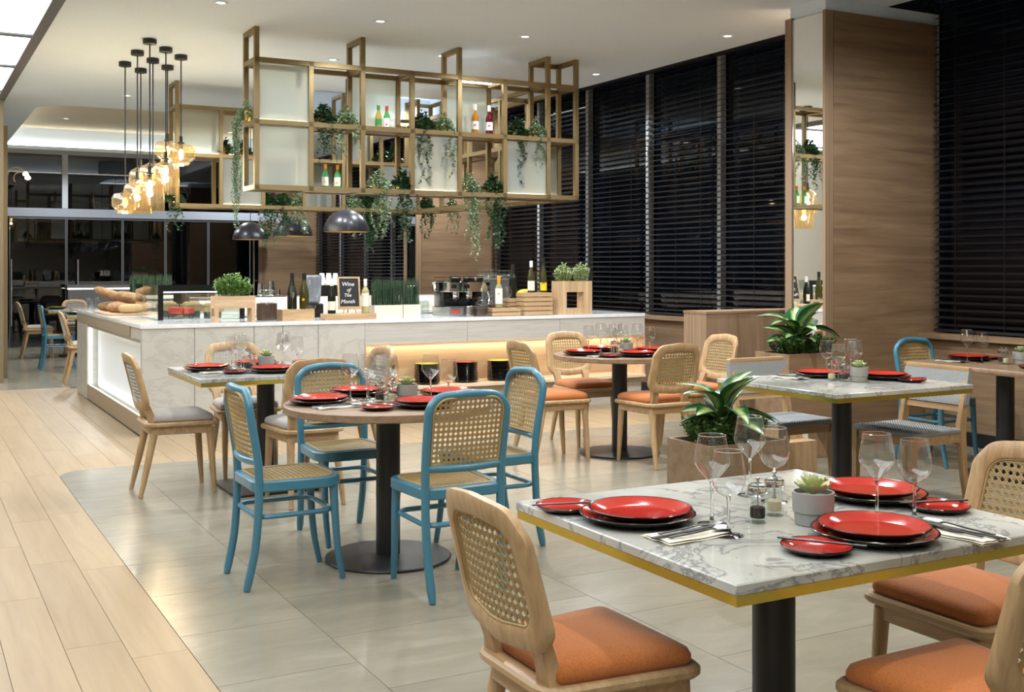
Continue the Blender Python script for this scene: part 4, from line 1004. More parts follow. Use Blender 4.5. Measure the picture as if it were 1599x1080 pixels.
def trailing(strands, spread, maxlen, leaf, n_top, seedv, rad=.05, wig=.03):
    "pot-top tuft and strands that spill over the edge and hang"
    rs = random.getstate(); random.seed(seedv); m = MB()
    for i in range(n_top):
        a = random.uniform(0, 2*pi); q = random.random(); p = (rad*2.1*q*cos(a), rad*2.1*q*sin(a), .07+.11*random.random()*(1.2-q)-.06*q)
        leaf_quad(m, p, (cos(a)+rnd(.5), sin(a)+rnd(.5), random.uniform(-.4, .8)), (rnd(.5), rnd(.5), 1), leaf*random.uniform(.8, 1.3), leaf*.75)
    for s in range(strands):
        a = -pi/2+rnd(1.15); L = maxlen*random.uniform(.35, 1.0); x, y, z = rad*.8*cos(a), rad*.8*sin(a), .09; ox, oy = rnd(spread), -abs(rnd(.03))
        pts = [(x*.3, y*.3, .08), (x+ox*.4, y-.02, .115), (x*1.5+ox*.8, y*1.5-.02, .07)]; n = max(3, int(L/.05))
        for k in range(1, n+1): pts.append((x*1.6+ox+wig*sin(k*.9+s), y*1.6-.025+oy+wig*.4*cos(k*.7+s*2), .05-L*k/n))
        m.tube(pts, .0012, 3)
        for k in range(len(pts)-1):
            a0, b0 = Vector(pts[k]), Vector(pts[k+1]); c = max(3, int((b0-a0).length/leaf*3.2))
            for j in range(c):
                p = a0.lerp(b0, j/c); th = random.uniform(0, 2*pi); leaf_quad(m, p, (cos(th), sin(th), -.55+rnd(.4)), (0, 0, 1), leaf*random.uniform(.7, 1.15), leaf*random.uniform(.6, .8))
    random.setstate(rs); return m
POT = MB().lathe([(.042, 0), (.050, .003), (.055, .095), (.052, .095), (.048, .08), (.002, .08)], 20).mesh('pot', ['brass_pot'])
vn = 0
def vine(x, y, row, mat, maxlen, strands, label, rotz=0, leaf=None, spread=.05):
    global vn; vn += 1
    t = thing('trailing_plant', label, 'plant', (x, y, ZS[row]+B+.0005), rotz, 'trailing plants in brass pots on the hanging shelf'); link('pot', POT, t)
    o = obj('foliage', trailing(int(strands*1.6), spread, maxlen, leaf or (.042 if mat == 'ivy_dark' else .030), 380, 100+vn), mat, t, smooth=False); o['kind'] = 'stuff'
yf = F0+.10
vine(on_y(505, yf), yf, 1, 'ivy_dark', .50, 7, 'dark ivy trailing from the middle shelf, leftmost dark plant of the front')
vine(on_y(540, yf), yf, 1, 'ivy_pale', .45, 8, 'pale trailing plant right of the leftmost dark ivy')
vine(on_y(660, yf), yf, 1, 'ivy_dark', .62, 7, 'dark ivy on the middle shelf above the centre glass panel')
vine(on_y(692, yf), yf, 1, 'ivy_pale', .52, 7, 'pale trailing plant above the centre glass panel')
vine(on_y(808, yf), yf, 1, 'ivy_dark', .58, 6, 'dark ivy on the middle shelf above the right-hand glass panel')
vine(on_y(836, yf), yf, 1, 'ivy_pale', .40, 7, 'pale trailing plant above the right-hand glass panel')
vine(on_y(590, yf), yf, 0, 'ivy_pale', .52, 10, 'pale plant spilling from the bottom shelf, left of the dark one')
vine(on_y(628, yf), yf, 0, 'ivy_dark', .60, 9, 'dark ivy spilling from the bottom shelf left of the centre glass panel')
vine(on_y(732, yf), yf, 0, 'ivy_pale', .72, 11, 'pale plant with the longest strands on the bottom shelf')
vine(on_y(770, yf), yf, 0, 'ivy_dark', .62, 9, 'dark ivy on the bottom shelf left of the right-hand glass panel')
vine(2.68, F1-.10, 1, 'ivy_pale', 1.05, 12, 'long pale plant hanging down the left end of the brass shelf', -pi/2, .022, .03)
yr = R0+.10
for px, row, mat, ln, st, l in ((440, 0, 'ivy_dark', .45, 9, 'dark ivy on the rear shelf above the left dome lamp'), (462, 0, 'ivy_pale', .42, 9, 'pale plant on the rear shelf above the middle dome lamp'), (415, 0, 'ivy_dark', .55, 9, 'dark leafy plant on the rear shelf beside the long pale strand'),
                               (545, 0, 'ivy_pale', .45, 9, 'pale plant on the rear shelf before the nearest dome lamp'), (575, 0, 'ivy_dark', .60, 10, 'dark ivy on the rear shelf right of the nearest dome lamp'), (555, 0, 'ivy_pale', .40, 8, 'second pale plant on the rear shelf near the nearest dome lamp'),
                               (664, 0, 'ivy_dark', .42, 8, 'dark ivy on the rear shelf beneath the centre glass panel'), (705, 0, 'ivy_pale', .36, 8, 'pale plant on the rear shelf right of the centre glass panel'), (272, 0, 'ivy_dark', .45, 5, 'ivy hanging from the left end of the rear shelf'),
                               (350, 1, 'ivy_dark', .03, 2, 'small plant in a brass pot on the rear shelf, left of its neighbour'), (377, 1, 'ivy_dark', .05, 2, 'small bushy plant beside the long pale strand on the rear shelf'),
                               (597, 1, 'ivy_dark', .04, 2, 'small potted plant seen through the shelf, left of a pair'), (613, 1, 'ivy_dark', .04, 2, 'small potted plant seen through the shelf, right of a pair')):
    vine(on_y(px, yr), yr, row, mat, ln, st, l)

def broad_leaf_me(L, W, droop):
    m = MB(); n = 9; at = []
    for k in range(n+1):
        a = k/n; w = W*math.sin(pi*min(.985, a**.8*.93+.05))**.8*.5; y = L*a*(1-.12*droop*a); z = .10*L*sin(a*pi*.6)-droop*L*.55*a*a
        if k == n: w = .002
        for q in (-1, -.5, 0, .5, 1): m.v.append((w*q, y, z+abs(q)*w*.38)); at.append(abs(q))
    for k in range(n):
        for i in range(4):
            b = k*5+i; m.face((b, b+1, b+6, b+5))
    m.attr = at; return m.mesh('leaf', ['broad_leaf'], True, 80)
BL = [broad_leaf_me(.25, .135, .6), broad_leaf_me(.28, .115, 1.05), broad_leaf_me(.23, .14, .3)]
def foliage_plant(t, cx, cy, z, n, seedv, s=1.0):
    rs = random.getstate(); random.seed(seedv)
    for k in range(n):
        a = k*2.399+rnd(.25); e = radians(66-56*(k/n)+rnd(9)); r = .02+.02*(k/n); hz = z+.10+.10*(1-k/n)+rnd(.02)
        bx, by = cx+r*cos(a), cy+r*sin(a); o = link('leaf', BL[k % 3], t, (bx, by, hz)); sc = s*random.uniform(.85, 1.15); o.scale = (sc, sc, sc); o.rotation_euler = (e*.85, rnd(.3), a-pi/2)
        obj('stalk', MB().tube([(cx+rnd(.01), cy+rnd(.01), z-.02), ((cx+bx)/2, (cy+by)/2, (z+hz)/2), (bx, by, hz)], [.007, .006, .004], 6), 'stem_green', t)
    random.setstate(rs)
# planter 1: by the near round table, planter 2: against the mirrored pillar
t = thing('box_planter', 'wooden box planter with broad variegated leaves just behind the foreground table', 'planter', (3.56, 4.45, 0))
def open_box(w, d, z0, z1, th=.018):
    m = MB(); m.box(0, w, 0, th, z0, z1).box(0, w, d-th, d, z0, z1).box(0, th, th, d-th, z0, z1).box(w-th, w, th, d-th, z0, z1); return m
obj('box', open_box(.50, .36, 0.0012, .50), 'walnut_h', t, smooth=False); piece('soil', 'soil', .02, .48, .02, .34, .40, .46, t)
o = obj('low_foliage', bush(.25, .18, .47, .27, .20, .14, 5200, .026, 5, .15), 'box_leaf', t, smooth=False); o['kind'] = 'stuff'
foliage_plant(t, .22, .17, .47, 18, 11, 1.0)
t = thing('box_planter', 'wooden planter on panel legs with broad leaves, before the mirrored pillar', 'planter', (5.55, 6.05, 0))
obj('box', open_box(.58, .36, .30, .78), 'walnut_h', t, smooth=False); piece('soil', 'soil', .02, .56, .02, .34, .68, .74, t)
piece('leg_panel', 'teak_v', 0, .08, .02, .34, 0.0012, .30, t); piece('leg_panel', 'teak_v', .50, .58, .02, .34, 0.0012, .30, t)
o = obj('low_foliage', bush(.29, .18, .75, .31, .20, .14, 5200, .026, 6, .15), 'box_leaf', t, smooth=False); o['kind'] = 'stuff'
foliage_plant(t, .25, .18, .75, 18, 17, 1.05)
# half wall by the pillar
t = thing('wooden_partition', 'waist-high walnut partition between pillar and window', 'partition', (5.80, 7.30, 0))
piece('panel', 'walnut_v', 0, 1.45, 0, .30, 0.0012, 1.02, t); piece('cap', 'walnut_h', -.005, 1.455, -.005, .305, 1.02, 1.04, t)
# wooden booster boxes on the floor
def booster():
    t = thing('wooden_step_box', '', 'step box', group='wooden step boxes by the middle table')
    m = MB(); m.box(0, .30, 0, .018, .0, .20).box(0, .30, .222, .24, 0, .20).box(0, .30, 0, .24, .20, .218).box(0, .018, .018, .222, 0, .05).box(.282, .30, .018, .05, 0, .20).box(.282, .30, .19, .222, 0, .20).box(.282, .30, .05, .19, .16, .20)
    obj('box', m, 'teak_v', t, smooth=False); m = MB().box(0.02, .28, .12, .24, .218, .30); obj('upper_step', m, 'teak_v', t, smooth=False)
    m = MB(); n = 10; arcp = [(.15+.04*cos(pi*k/n), -.002, .002+.03*sin(pi*k/n)) for k in range(n+1)]; b = m.add(arcp); m.face(list(range(b, b+n+1))[::-1]); obj('hand_hole', m, 'ink', t, smooth=False)
    return t
place('booster', booster, (5.20, 5.72, .0012), 0, 'wooden step box beneath the rear grey woven chair', 'wooden step boxes by the middle table')
place('booster', booster, (4.72, 5.78, .0012), 0, 'wooden step box left of the other, mostly hidden by glasses', 'wooden step boxes by the middle table')

# ---------------------------------------------------------------- things on the bar
def bar(px, Y): return (on_y(px, Y), Y, CT+.0005)
def bottle_tree(name, label, loc, kind, glass, foil, lab, s=1.0, labz=(.06, .14), extra=None, group=None):
    t = thing(name, label, 'bottle', loc, -YAW, group)
    P = {'wine': [(.034, 0), (.037, .003), (.037, .185), (.034, .205), (.018, .232), (.0145, .245), (.0140, .296), (.0155, .298), (.0155, .308), (.012, .310)],
         'slope': [(.034, 0), (.037, .003), (.037, .140), (.033, .175), (.019, .225), (.0145, .252), (.0140, .300), (.0155, .302), (.012, .312)],
         'champ': [(.038, 0), (.043, .004), (.043, .130), (.037, .175), (.021, .230), (.0155, .262), (.0150, .296), (.0175, .300), (.0175, .316), (.012, .322)],
         'flute': [(.032, 0), (.035, .003), (.035, .110), (.029, .180), (.018, .250), (.0140, .290), (.0138, .325), (.0152, .327), (.012, .336)],
         'soju': [(.028, 0), (.031, .003), (.031, .105), (.028, .128), (.014, .160), (.0125, .172), (.0125, .205), (.0135, .206), (.012, .215)],
         'syrup': [(.033, 0), (.036, .003), (.036, .155), (.034, .175), (.022, .205), (.0135, .225), (.0135, .275), (.0150, .276), (.012, .296)]}[kind]
    P = [(r*s, z*s) for r, z in P]; top = P[-1][1]
    obj('glass_body', MB().lathe(P, 20), glass, t)
    rn = [r for r, z in P if z > top*.80]; zc = top*.80
    obj('cap', MB().lathe([(max(rn)*.99+.0006, zc), (max(rn)+.0012, zc+.002), (max(rn)+.0012, top+.001), (.008, top+.002)], 14), foil, t)
    if lab:
        R = P[1][0]+.0008; n = 12; m = MB()
        for k in range(n):
            a0, a1 = -pi/2-1.25+2.5*k/n, -pi/2-1.25+2.5*(k+1)/n
            m.quad((R*cos(a0), R*sin(a0), labz[0]*s), (R*cos(a1), R*sin(a1), labz[0]*s), (R*cos(a1), R*sin(a1), labz[1]*s), (R*cos(a0), R*sin(a0), labz[1]*s))
        l = obj('paper_label', m, lab, t)
        if extra:
            R += .0006; m = MB(); ez = (labz[0]+labz[1])/2*s+extra[1]; rr = extra[2]; n = 12
            b = m.add([(rr*cos(2*pi*k/n), -math.sqrt(max(0, R*R-(rr*cos(2*pi*k/n))**2))-.0004, ez+rr*sin(2*pi*k/n)) for k in range(n)]); m.face(range(b, b+n)); obj('emblem', m, extra[0], l, smooth=False)
    return t
# leg planter with bush, far left of the bar
x0 = on_y(334, 9.66); x1 = on_y(397, 9.66)
t = thing('leg_planter', 'small wooden planter on legs with a round green bush, left on the bar', 'planter', (x0, 9.62, CT+.0005)); W = x1-x0
obj('box', open_box(W, .16, .12, .225), 'teak_h', t, smooth=False)
for a in (0, W-.032):
    for b in (0, .128): piece('leg', 'teak_v', a, a+.032, b, b+.032, 0, .12, t)
    piece('leg_tie', 'teak_v', a, a+.032, .032, .128, .0, .05, t)
piece('soil', 'soil', .015, W-.015, .015, .145, .16, .21, t)
o = obj('bush', bush(W/2, .08, .215, .19, .11, .21, 2800, .028, 21), 'bush_green', t, smooth=False); o['kind'] = 'stuff'
# coffee jars
def jar(s, fill):
    def f():
        t = thing('coffee_jar', '', 'jar')
        obj('glass', MB().lathe([(r*s, z*s) for r, z in ((.075, 0), (.088, .008), (.092, .02), (.092, .165), (.082, .195), (.058, .215), (.055, .235), (.062, .238), (.062, .25))], 28, cap1=False), 'pane_glass', t)
        obj('beans', MB().lathe([(r*s, z*s) for r, z in ((.072, .006), (.085, .012), (.0885, .022), (.0885, fill), (.05, fill+.008), (.002, fill+.004))], 28), 'coffee_beans', t)
        obj('lid', MB().lathe([(r*s, z*s) for r, z in ((.057, .25), (.063, .253), (.063, .268), (.05, .276), (.01, .278))], 24), 'pane_glass', t)
        obj('clip_ring', MB().lathe([(r*s, z*s) for r, z in ((.0565, .222), (.059, .225), (.0565, .228))], 24, cap0=False, cap1=False), 'steel', t)
        return t
    return f
place('jar1', jar(1.0, .155), bar(416.5, 9.70), 0, 'large glass jar of coffee beans beside the leg planter')
place('jar2', jar(.68, .11), bar(752, 9.66), 0, 'small glass jar of coffee beans in front, by the coffee machine')
place('jar3', jar(.86, .12), bar(769, 9.93), 0, 'taller glass jar of coffee beans behind the small one')
# wooden riser with two champagne bottles
xa, xb = on_y(438, 9.66), on_y(488, 9.66)
t = thing('wooden_riser', 'low wooden riser block under two champagne bottles', 'riser', (xa, 9.60, CT+.0005)); w_ = xb-xa
obj('block', MB().box(0, w_, 0, .012, 0, .10).box(0, w_, .188, .20, 0, .10).box(0, w_, .012, .188, .088, .10).box(0, .012, .012, .188, 0, .088).box(w_-.012, w_, .012, .05, 0, .088).box(w_-.012, w_, .15, .188, 0, .088).box(w_-.012, w_, .05, .15, .07, .088), 'crate_wood', t, smooth=False)
ZR = CT+.101
bottle_tree('champagne_bottle', 'black champagne bottle with black foil behind a flute glass', (on_y(456, 9.72), 9.72, ZR), 'champ', 'bottle_dark', 'foil_black', None)
bottle_tree('champagne_bottle', 'olive champagne bottle with a small orange emblem', (on_y(475, 9.72), 9.72, ZR), 'champ', 'bottle_olive', 'foil_black', 'bottle_olive', labz=(.05, .09), extra=('foil_orange', .015, .012))
def flute_me(): return MB().lathe([(.030, 0), (.030, .0015), (.005, .008), (.0032, .03), (.0035, .09), (.012, .11), (.022, .14), (.026, .175), (.024, .21)], 20, cap1=False).mesh('flute', ['wine_glass'], True, 60)
item('champagne_flute', 'flute', flute_me, (on_y(457, 9.645), 9.645, ZR), 0, 'slim champagne flute in front of the black champagne bottle', 'glass', 'flutes on the bar')
item('glass_bowl', 'bowl', lambda: MB().lathe([(.02, 0), (.04, .004), (.05, .02), (.048, .035)], 20, cap1=False).mesh('bowl', ['pane_glass']), (on_y(484, 9.65), 9.64, ZR), 0, 'small glass bowl beside the olive champagne bottle', 'bowl')
# wine board with chalkboard
xa, xb = on_y(504, 9.66), on_y(584, 9.66); w_ = xb-xa
t = thing('wine_board', 'long low wooden block carrying two wine bottles and a chalkboard', 'board', (xa, 9.60, CT+.0005))
m = MB().prism(rect(0, w_, 0, .13, .004, 2), 0, .055, .004); obj('block', m, 'crate_wood', t)
for k in range(6): obj('peg_hole', MB().lathe([(.006, 0), (.006, .001)], 10, (.04+k*(w_-.08)/5, .02, .055)), 'ink', t)
ZW = CT+.0565
bottle_tree('wine_bottle', 'dark red wine bottle with cream label left of the chalkboard', (on_y(518, 9.67), 9.67, ZW), 'slope', 'bottle_dark', 'foil_white', 'paper_cream', labz=(.03, .11))
bottle_tree('wine_bottle', 'pale white wine bottle with cream label right of the chalkboard', (on_y(570.5, 9.67), 9.67, ZW), 'wine', 'bottle_clear_wine', 'foil_white', 'paper_cream', labz=(.06, .18), s=1.0)
t = thing('chalkboard', 'framed chalkboard on a small easel with handwritten wine note', 'chalkboard', (on_y(546, 9.68), 9.68, ZW), -.12)
T = Matrix.Translation((0, 0, .035)) @ Matrix.Rotation(radians(-10), 4, 'X')
cw, chh = .105, .30
m = MB()
for q in ((-cw, cw, -.008, .008, 0, .024), (-cw, cw, -.008, .008, chh-.016, chh), (-cw, -cw+.016, -.008, .008, .024, chh-.016), (cw-.016, cw, -.008, .008, .024, chh-.016)): m.box(*q, M=T)
obj('frame', m, 'oak_seat', t, smooth=False); fb = obj('slate', MB().box(-cw+.016, cw-.016, -.003, .003, .024, chh-.016, M=T), 'chalkboard', t, smooth=False)
m = MB()
for xq in (-.06, .06): m.tube([(xq, -.01, .0), (xq*.8, .0, .05)], .006, 6)
m.tube([(0, .075, 0), (0, .02, .2)], .006, 6); obj('easel', m, 'oak_seat', t)
for txt, z, xo, sz in (('Wine', .215, -.068, .052), ('of', .165, -.022, .044), ('The', .115, -.05, .044), ('Month', .055, -.082, .050)):
    cu = bpy.data.curves.new('chalk_text', 'FONT'); cu.body = txt; cu.size = sz; cu.shear = .25; cu.extrude = .0004; cu.resolution_u = 3
    to = bpy.data.objects.new('tmp', cu); C.objects.link(to); bpy.context.view_layer.update()
    me = bpy.data.meshes.new_from_object(to.evaluated_get(bpy.context.evaluated_depsgraph_get())); bpy.data.objects.remove(to)
    me.materials.clear(); me.materials.append(MATS['chalk']); me.transform(T @ Matrix.Translation((xo, -.0042, z)) @ Matrix.Rotation(pi/2, 4, 'X')); link('chalk_writing', me, fb)
# grass planters
def grass(px0, px1, Y, label, h=.26, bh=.125, z=CT+.0005):
    a, b = on_y(px0, Y), on_y(px1, Y); t = thing('grass_planter', label, 'planter', (a, Y, z)); w = b-a
    obj('box', open_box(w-.002, .13, 0, bh, .008), 'planter_cream', t, smooth=False); piece('soil', 'soil', .008, w-.01, .008, .122, bh-.03, bh-.015, t)
    rs = random.getstate(); random.seed(int(px0)); m = MB()
    for k in range(int(w*1500)):
        x, y = random.uniform(.006, w-.008), random.uniform(.008, .122); hh = h*random.uniform(.82, 1.02); lx, ly = rnd(.014), rnd(.014); q = .0022; an = random.uniform(0, pi); dx, dy = q*cos(an), q*sin(an)
        i = m.add([(x-dx, y-dy, bh-.02), (x+dx, y+dy, bh-.02), (x+lx*.4-dx, y+ly*.4-dy, bh+hh*.6), (x+lx*.4+dx, y+ly*.4+dy, bh+hh*.6), (x+lx, y+ly, bh+hh)]); m.face((i, i+1, i+3, i+2)); m.face((i+2, i+3, i+4))
    random.setstate(rs); o = obj('grass', m, 'grass_blade', t, smooth=False); o['kind'] = 'stuff'
grass(585, 629, 9.62, 'wider cream planter of upright grass on the bar')
grass(630, 657, 9.66, 'narrower cream planter of upright grass, right beside the wider one')
grass(204, 271, 12.60, 'planter of upright grass behind the glass display case', .24, .14, CT+.031)
# stand under it
t = thing('grass_stand', 'dark stand under the grass behind the display case', 'stand', (on_y(204, 12.6)-.01, 12.59, CT+.0005)); piece('block', 'dark_frame', 0, .50, 0, .16, 0, .030, t)
# espresso machine
xa = on_y(690, 9.95); t = thing('espresso_machine', 'chrome espresso machine with two black-handled portafilters', 'coffee machine', (xa, 9.78, CT+.0005)); w_ = on_y(744, 9.95)-xa+.06
obj('base', MB().prism(rect(0, w_, 0, .40, .008, 2), .0, .085, .004), 'steel', t); obj('drip_tray', MB().box(.02, w_-.02, -.004, .16, .085, .092), 'dark_frame', t, smooth=False)
obj('rear_body', MB().prism(rect(.02, w_-.0, .17, .40, .008, 2), .085, .34, .004), 'black_gloss', t)
obj('upper_body', MB().prism(rect(0, w_, -.01, .40, .008, 2), .235, .33, .004), 'chrome', t)
obj('side_panel', MB().box(w_, w_+.006, 0, .39, .23, .33), 'black_gloss', t, smooth=False)
for k in (.10, .24):
    gh = obj('group_head', MB().lathe([(.028, 0), (.034, .008), (.034, .04), (.030, .05)], 16, (k, .06, .185)), 'chrome', t)
    obj('portafilter', MB().lathe([(.018, .162), (.030, .168), (.030, .186)], 14, (k, .06, 0)).tube([(k, .05, .175), (k-.03, -.02, .172)], .008, 8), 'chrome', t)
    obj('filter_handle', MB().tube([(k-.03, -.02, .172), (k-.10, -.11, .155)], [.013, .016], 8), 'black_gloss', t)
    obj('steam_knob', MB().lathe([(.012, -.02), (.022, -.018), (.022, .018), (.012, .02)], 14, (k-.06, -.03, .29)), 'black_gloss', t)
obj('cup_rail', MB().tube([(.01, .0, .33), (.01, .0, .375), (w_-.01, .0, .375), (w_-.01, .0, .33)], .004, 6).tube([(.01, .38, .33), (.01, .38, .375), (w_-.01, .38, .375), (w_-.01, .38, .33)], .004, 6), 'chrome', t)
obj('badge', MB().box(.02, .11, -.003, .0, .03, .055), 'foil_red', t, smooth=False)
obj('steam_wand', MB().tube([(w_-.03, .0, .24), (w_-.02, -.03, .18), (w_-.035, -.04, .11)], .005, 6), 'chrome', t)
def cup_me(): return MB().lathe([(.02, 0), (.024, .003), (.034, .035), (.036, .055), (.033, .055), (.030, .01), (.001, .008)], 16).mesh('cup', ['black_gloss'])
for k in range(5): item('espresso_cup', 'ecup', cup_me, (xa+.06+.075*k if k < 5 else 0, 9.83+.045*(k % 2), CT+.3312), 0, f'{nm[k]} dark espresso cup from the left on top of the coffee machine', 'cup', 'espresso cups on the machine')
item('steel_jug', 'jug', lambda: MB().lathe([(.035, 0), (.040, .003), (.042, .05), (.034, .085), (.038, .10)], 18, cap1=False).mesh('jug', ['chrome']), (xa+.18, 9.69, CT+.0005), 0, 'steel milk jug at the right of the drip tray', 'jug')
# tumblers left of the machine
def tumbler_me(): return MB().lathe([(.033, 0), (.034, .002), (.030, .14), (.002, .142)], 18, cap0=False).mesh('tumbler', ['pane_glass'])
for r in range(2):
    for k in range(5): item('tumbler', 'tumbler', tumbler_me, (4.26+.072*k+.03*r, 10.12+.09*r, CT+.0005), 0, f'upturned glass tumbler, {nm[k]} from left in the {("front", "back")[r]} row beside the coffee machine', 'tumbler', 'tumblers by the coffee machine')
# black cabinet with upturned glasses on it
t = thing('glass_rack_box', 'black box behind the jars carrying upturned glasses', 'box', (on_y(748, 10.25), 10.15, CT+.0005)); wq = on_y(797, 10.25)-on_y(748, 10.25); piece('body', 'dark_frame', 0, wq, 0, .26, 0, .345, t); piece('rim', 'steel', -.003, wq+.003, -.003, .263, .345, .352, t)
def small_glass_me(): return MB().lathe([(.026, 0), (.030, .012), (.031, .03), (.022, .055), (.006, .065), (.004, .085), (.024, .092), (.025, .094)], 16, cap0=False).mesh('glass', ['pane_glass'])
for r in range(2):
    for k in range(5): item('stemmed_glass', 'sg', small_glass_me, (on_y(748, 10.25)+.035+k*(wq-.07)/4, 10.21+.09*r, CT+.353), 0, f'upturned stemmed glass, {nm[k]} from left in the {("front", "back")[r]} row on the black box', 'glass', 'upturned glasses on the box')
# crates
def crate(px0, px1, Y, h, d, n, label):
    a, b = on_y(px0, Y), on_y(px1, Y); w = b-a; t = thing('slatted_crate', label, 'crate', (a, Y, CT+.0005)); s = h/n
    for k in range(n):
        z0, z1 = k*s+.003, (k+1)*s-.004
        piece('slat', 'crate_wood', 0, w, 0, .012, z0, z1, t); piece('slat', 'crate_wood', 0, w, d-.012, d, z0, z1, t); piece('slat', 'crate_wood', 0, .012, .012, d-.012, z0, z1, t); piece('slat', 'crate_wood', w-.012, w, .012, d-.012, z0, z1, t)
    for q in ((.013, .013), (w-.033, .013), (.013, d-.033), (w-.033, d-.033)): piece('corner_block', 'crate_wood', q[0], q[0]+.02, q[1], q[1]+.02, 0, h-.013, t)
    piece('top_board', 'crate_wood', .0121, w-.0121, .0121, d-.0121, h-.012, h-.002, t); return a, w
crate(769, 813, 9.60, .078, .14, 2, 'lowest slatted crate, under the white wine with orange cap')
crate(797, 829, 9.78, .165, .18, 4, 'middle slatted crate under the dark bottle')
crate(819, 863, 9.60, .225, .17, 5, 'tallest slatted crate at the right, carrying two bottles')
bottle_tree('wine_bottle', 'white wine bottle with bright orange cap and white label', (on_y(779, 9.66), 9.66, CT+.079), 'wine', 'bottle_clear_wine', 'foil_orange', 'paper_white', labz=(.04, .19), extra=('foil_orange', .02, .012))
item('wine_glass', 'glass_round', glass_me('round'), (on_y(792.5, 9.66), 9.66, CT+.079), 0, 'wine glass on the low crate beside the orange-capped bottle', 'wine glass', 'glasses on the bar')
bottle_tree('wine_bottle', 'all-black wine bottle on the middle crate', (on_y(801, 9.84), 9.84, CT+.166), 'wine', 'bottle_dark', 'foil_black', None, s=1.08)
bottle_tree('wine_bottle', 'olive wine bottle with cream label and white cap on the tall crate', (on_y(829.5, 9.66), 9.66, CT+.226), 'slope', 'bottle_olive', 'foil_white', 'paper_cream', labz=(.02, .115))
bottle_tree('wine_bottle', 'slim olive bottle with bright yellow label on the tall crate', (on_y(848.5, 9.66), 9.66, CT+.226), 'flute', 'bottle_olive', 'foil_black', 'paper_yellow', labz=(.018, .098), extra=('ink', .035, .014))
item('champagne_flute', 'flute', flute_me, (on_y(838.5, 9.70), 9.70, CT+.226), 0, 'slim flute between the two bottles on the tall crate', 'glass', 'flutes on the bar')
t = thing('fruit_basket', 'small woven basket behind the crates', 'basket', (on_y(820, 10.02), 10.02, CT+.0005)); obj('bowl', MB().lathe([(.06, .12), (.065, .125), (.075, .195), (.070, .195), (.06, .13), (.002, .128)], 18).lathe([(.05, 0), (.05, .12)], 12), 'basket', t)
def banana_me():
    p = [(-.08, 0, .015), (-.045, 0, .035), (0, 0, .042), (.045, 0, .035), (.08, 0, .012)]; return MB().tube(smooth_path(p, 4), [.004]+[.013]*2+[.017]*13+[.004], 8).mesh('banana', ['banana'])
for k in range(3): item('banana', 'banana', banana_me, (on_y(820, 10.02), 9.98+.036*k, CT+.193-.004*abs(k-1)), .15*(k-1), f'{("front", "middle", "rear")[k]} yellow banana in the basket behind the crates', 'banana', 'bananas in the basket')
# tall box planter with square window
xa, xb = on_y(870, 9.62), on_y(923, 9.62); w_ = xb-xa; t = thing('window_planter', 'tall teak planter with a square opening and two pale bushes', 'planter', (xa, 9.60, CT+.0005)); hh = .335
e = w_*.25
obj('box', MB().box(0, e, 0, .13, 0, hh-.012).box(w_-e, w_, 0, .13, 0, hh-.012).box(e, w_-e, 0, .13, 0, .06).box(e, w_-e, 0, .13, .225, hh-.012).box(0, w_, 0, .012, hh-.012, hh).box(0, w_, .118, .13, hh-.012, hh).box(0, .012, .012, .118, hh-.012, hh).box(w_-.012, w_, .012, .118, hh-.012, hh), 'teak_v', t, smooth=False)
for k, q in enumerate((.24, .76)): o = obj('bush', bush(w_*q, .065, hh-.005, .095, .085, .185, 1500, .027, 40+k, .8), 'bush_pale', t, smooth=False); o['kind'] = 'stuff'
# blender, cups
t = thing('blender', 'clear-jugged electric blender behind the champagne bottles', 'blender', (on_y(487, 10.30), 10.30, CT+.0005)); obj('base', MB().prism(rect(-.09, .09, -.09, .09, .02, 4), 0, .13, .01), 'black_gloss', t); obj('jug', MB().loops([[(x*s, y*s, z) for x, y in rect(-.085, .085, -.085, .085, .03, 5)] for s, z in ((.7, .135), (.8, .15), (.95, .37), (.9, .40))]), 'plastic_clear', t); obj('collar', MB().lathe([(.06, .13), (.06, .15)], 16), 'dark_frame', t)
t = thing('cup_box', 'black box on the back ledge stacked with white paper cups', 'box', (on_y(500, 12.85), 12.85, 1.0605)); piece('body', 'black_gloss', 0, .26, 0, .2, 0, .13, t)
def pcup_me():
    m = MB()
    m.lathe([(.028, .12), (.042, .0), (.045, .002), (.045, .008), (.042, .01)], 16, cap1=False); return m.mesh('cup', ['foil_white'])
for k in range(3):
    for j in range(3): item('paper_cup', 'pcup', pcup_me, (on_y(500, 12.85)+.05+.085*k, 12.93, 1.1915+.012*j), 0, f'{("lowest", "middle", "topmost")[j]} upside-down white paper cup, {("left", "centre", "right")[k]} stack on the black box', 'cup', 'paper cups on the black box')
# shakers
t = thing('bar_tray', 'thin black tray on the back ledge under the shakers', 'tray', (on_y(392, 12.9), 12.82, 1.0605)); wq = on_y(443, 12.9)-on_y(392, 12.9); piece('board', 'black_metal', 0, wq, 0, .25, 0, .012, t)
for px, s, l in ((407, 1.0, 'steel cocktail shaker at the left of the bar tray'), (424, 1.2, 'tallest steel cocktail shaker on the bar tray'), (435, .5, 'small steel measure on the bar tray')):
    t = thing('cocktail_shaker', l, 'shaker', (on_y(px, 12.93), 12.93, 1.073)); obj('body', MB().lathe([(.045*min(1, s), 0), (.044*min(1, s), .01), (.034*min(1, s), .145*s)], 20), 'chrome', t); obj('foot_ring', MB().lathe([(.046*min(1, s), 0), (.047*min(1, s), .006), (.045*min(1, s), .011)], 20), 'steel', t)
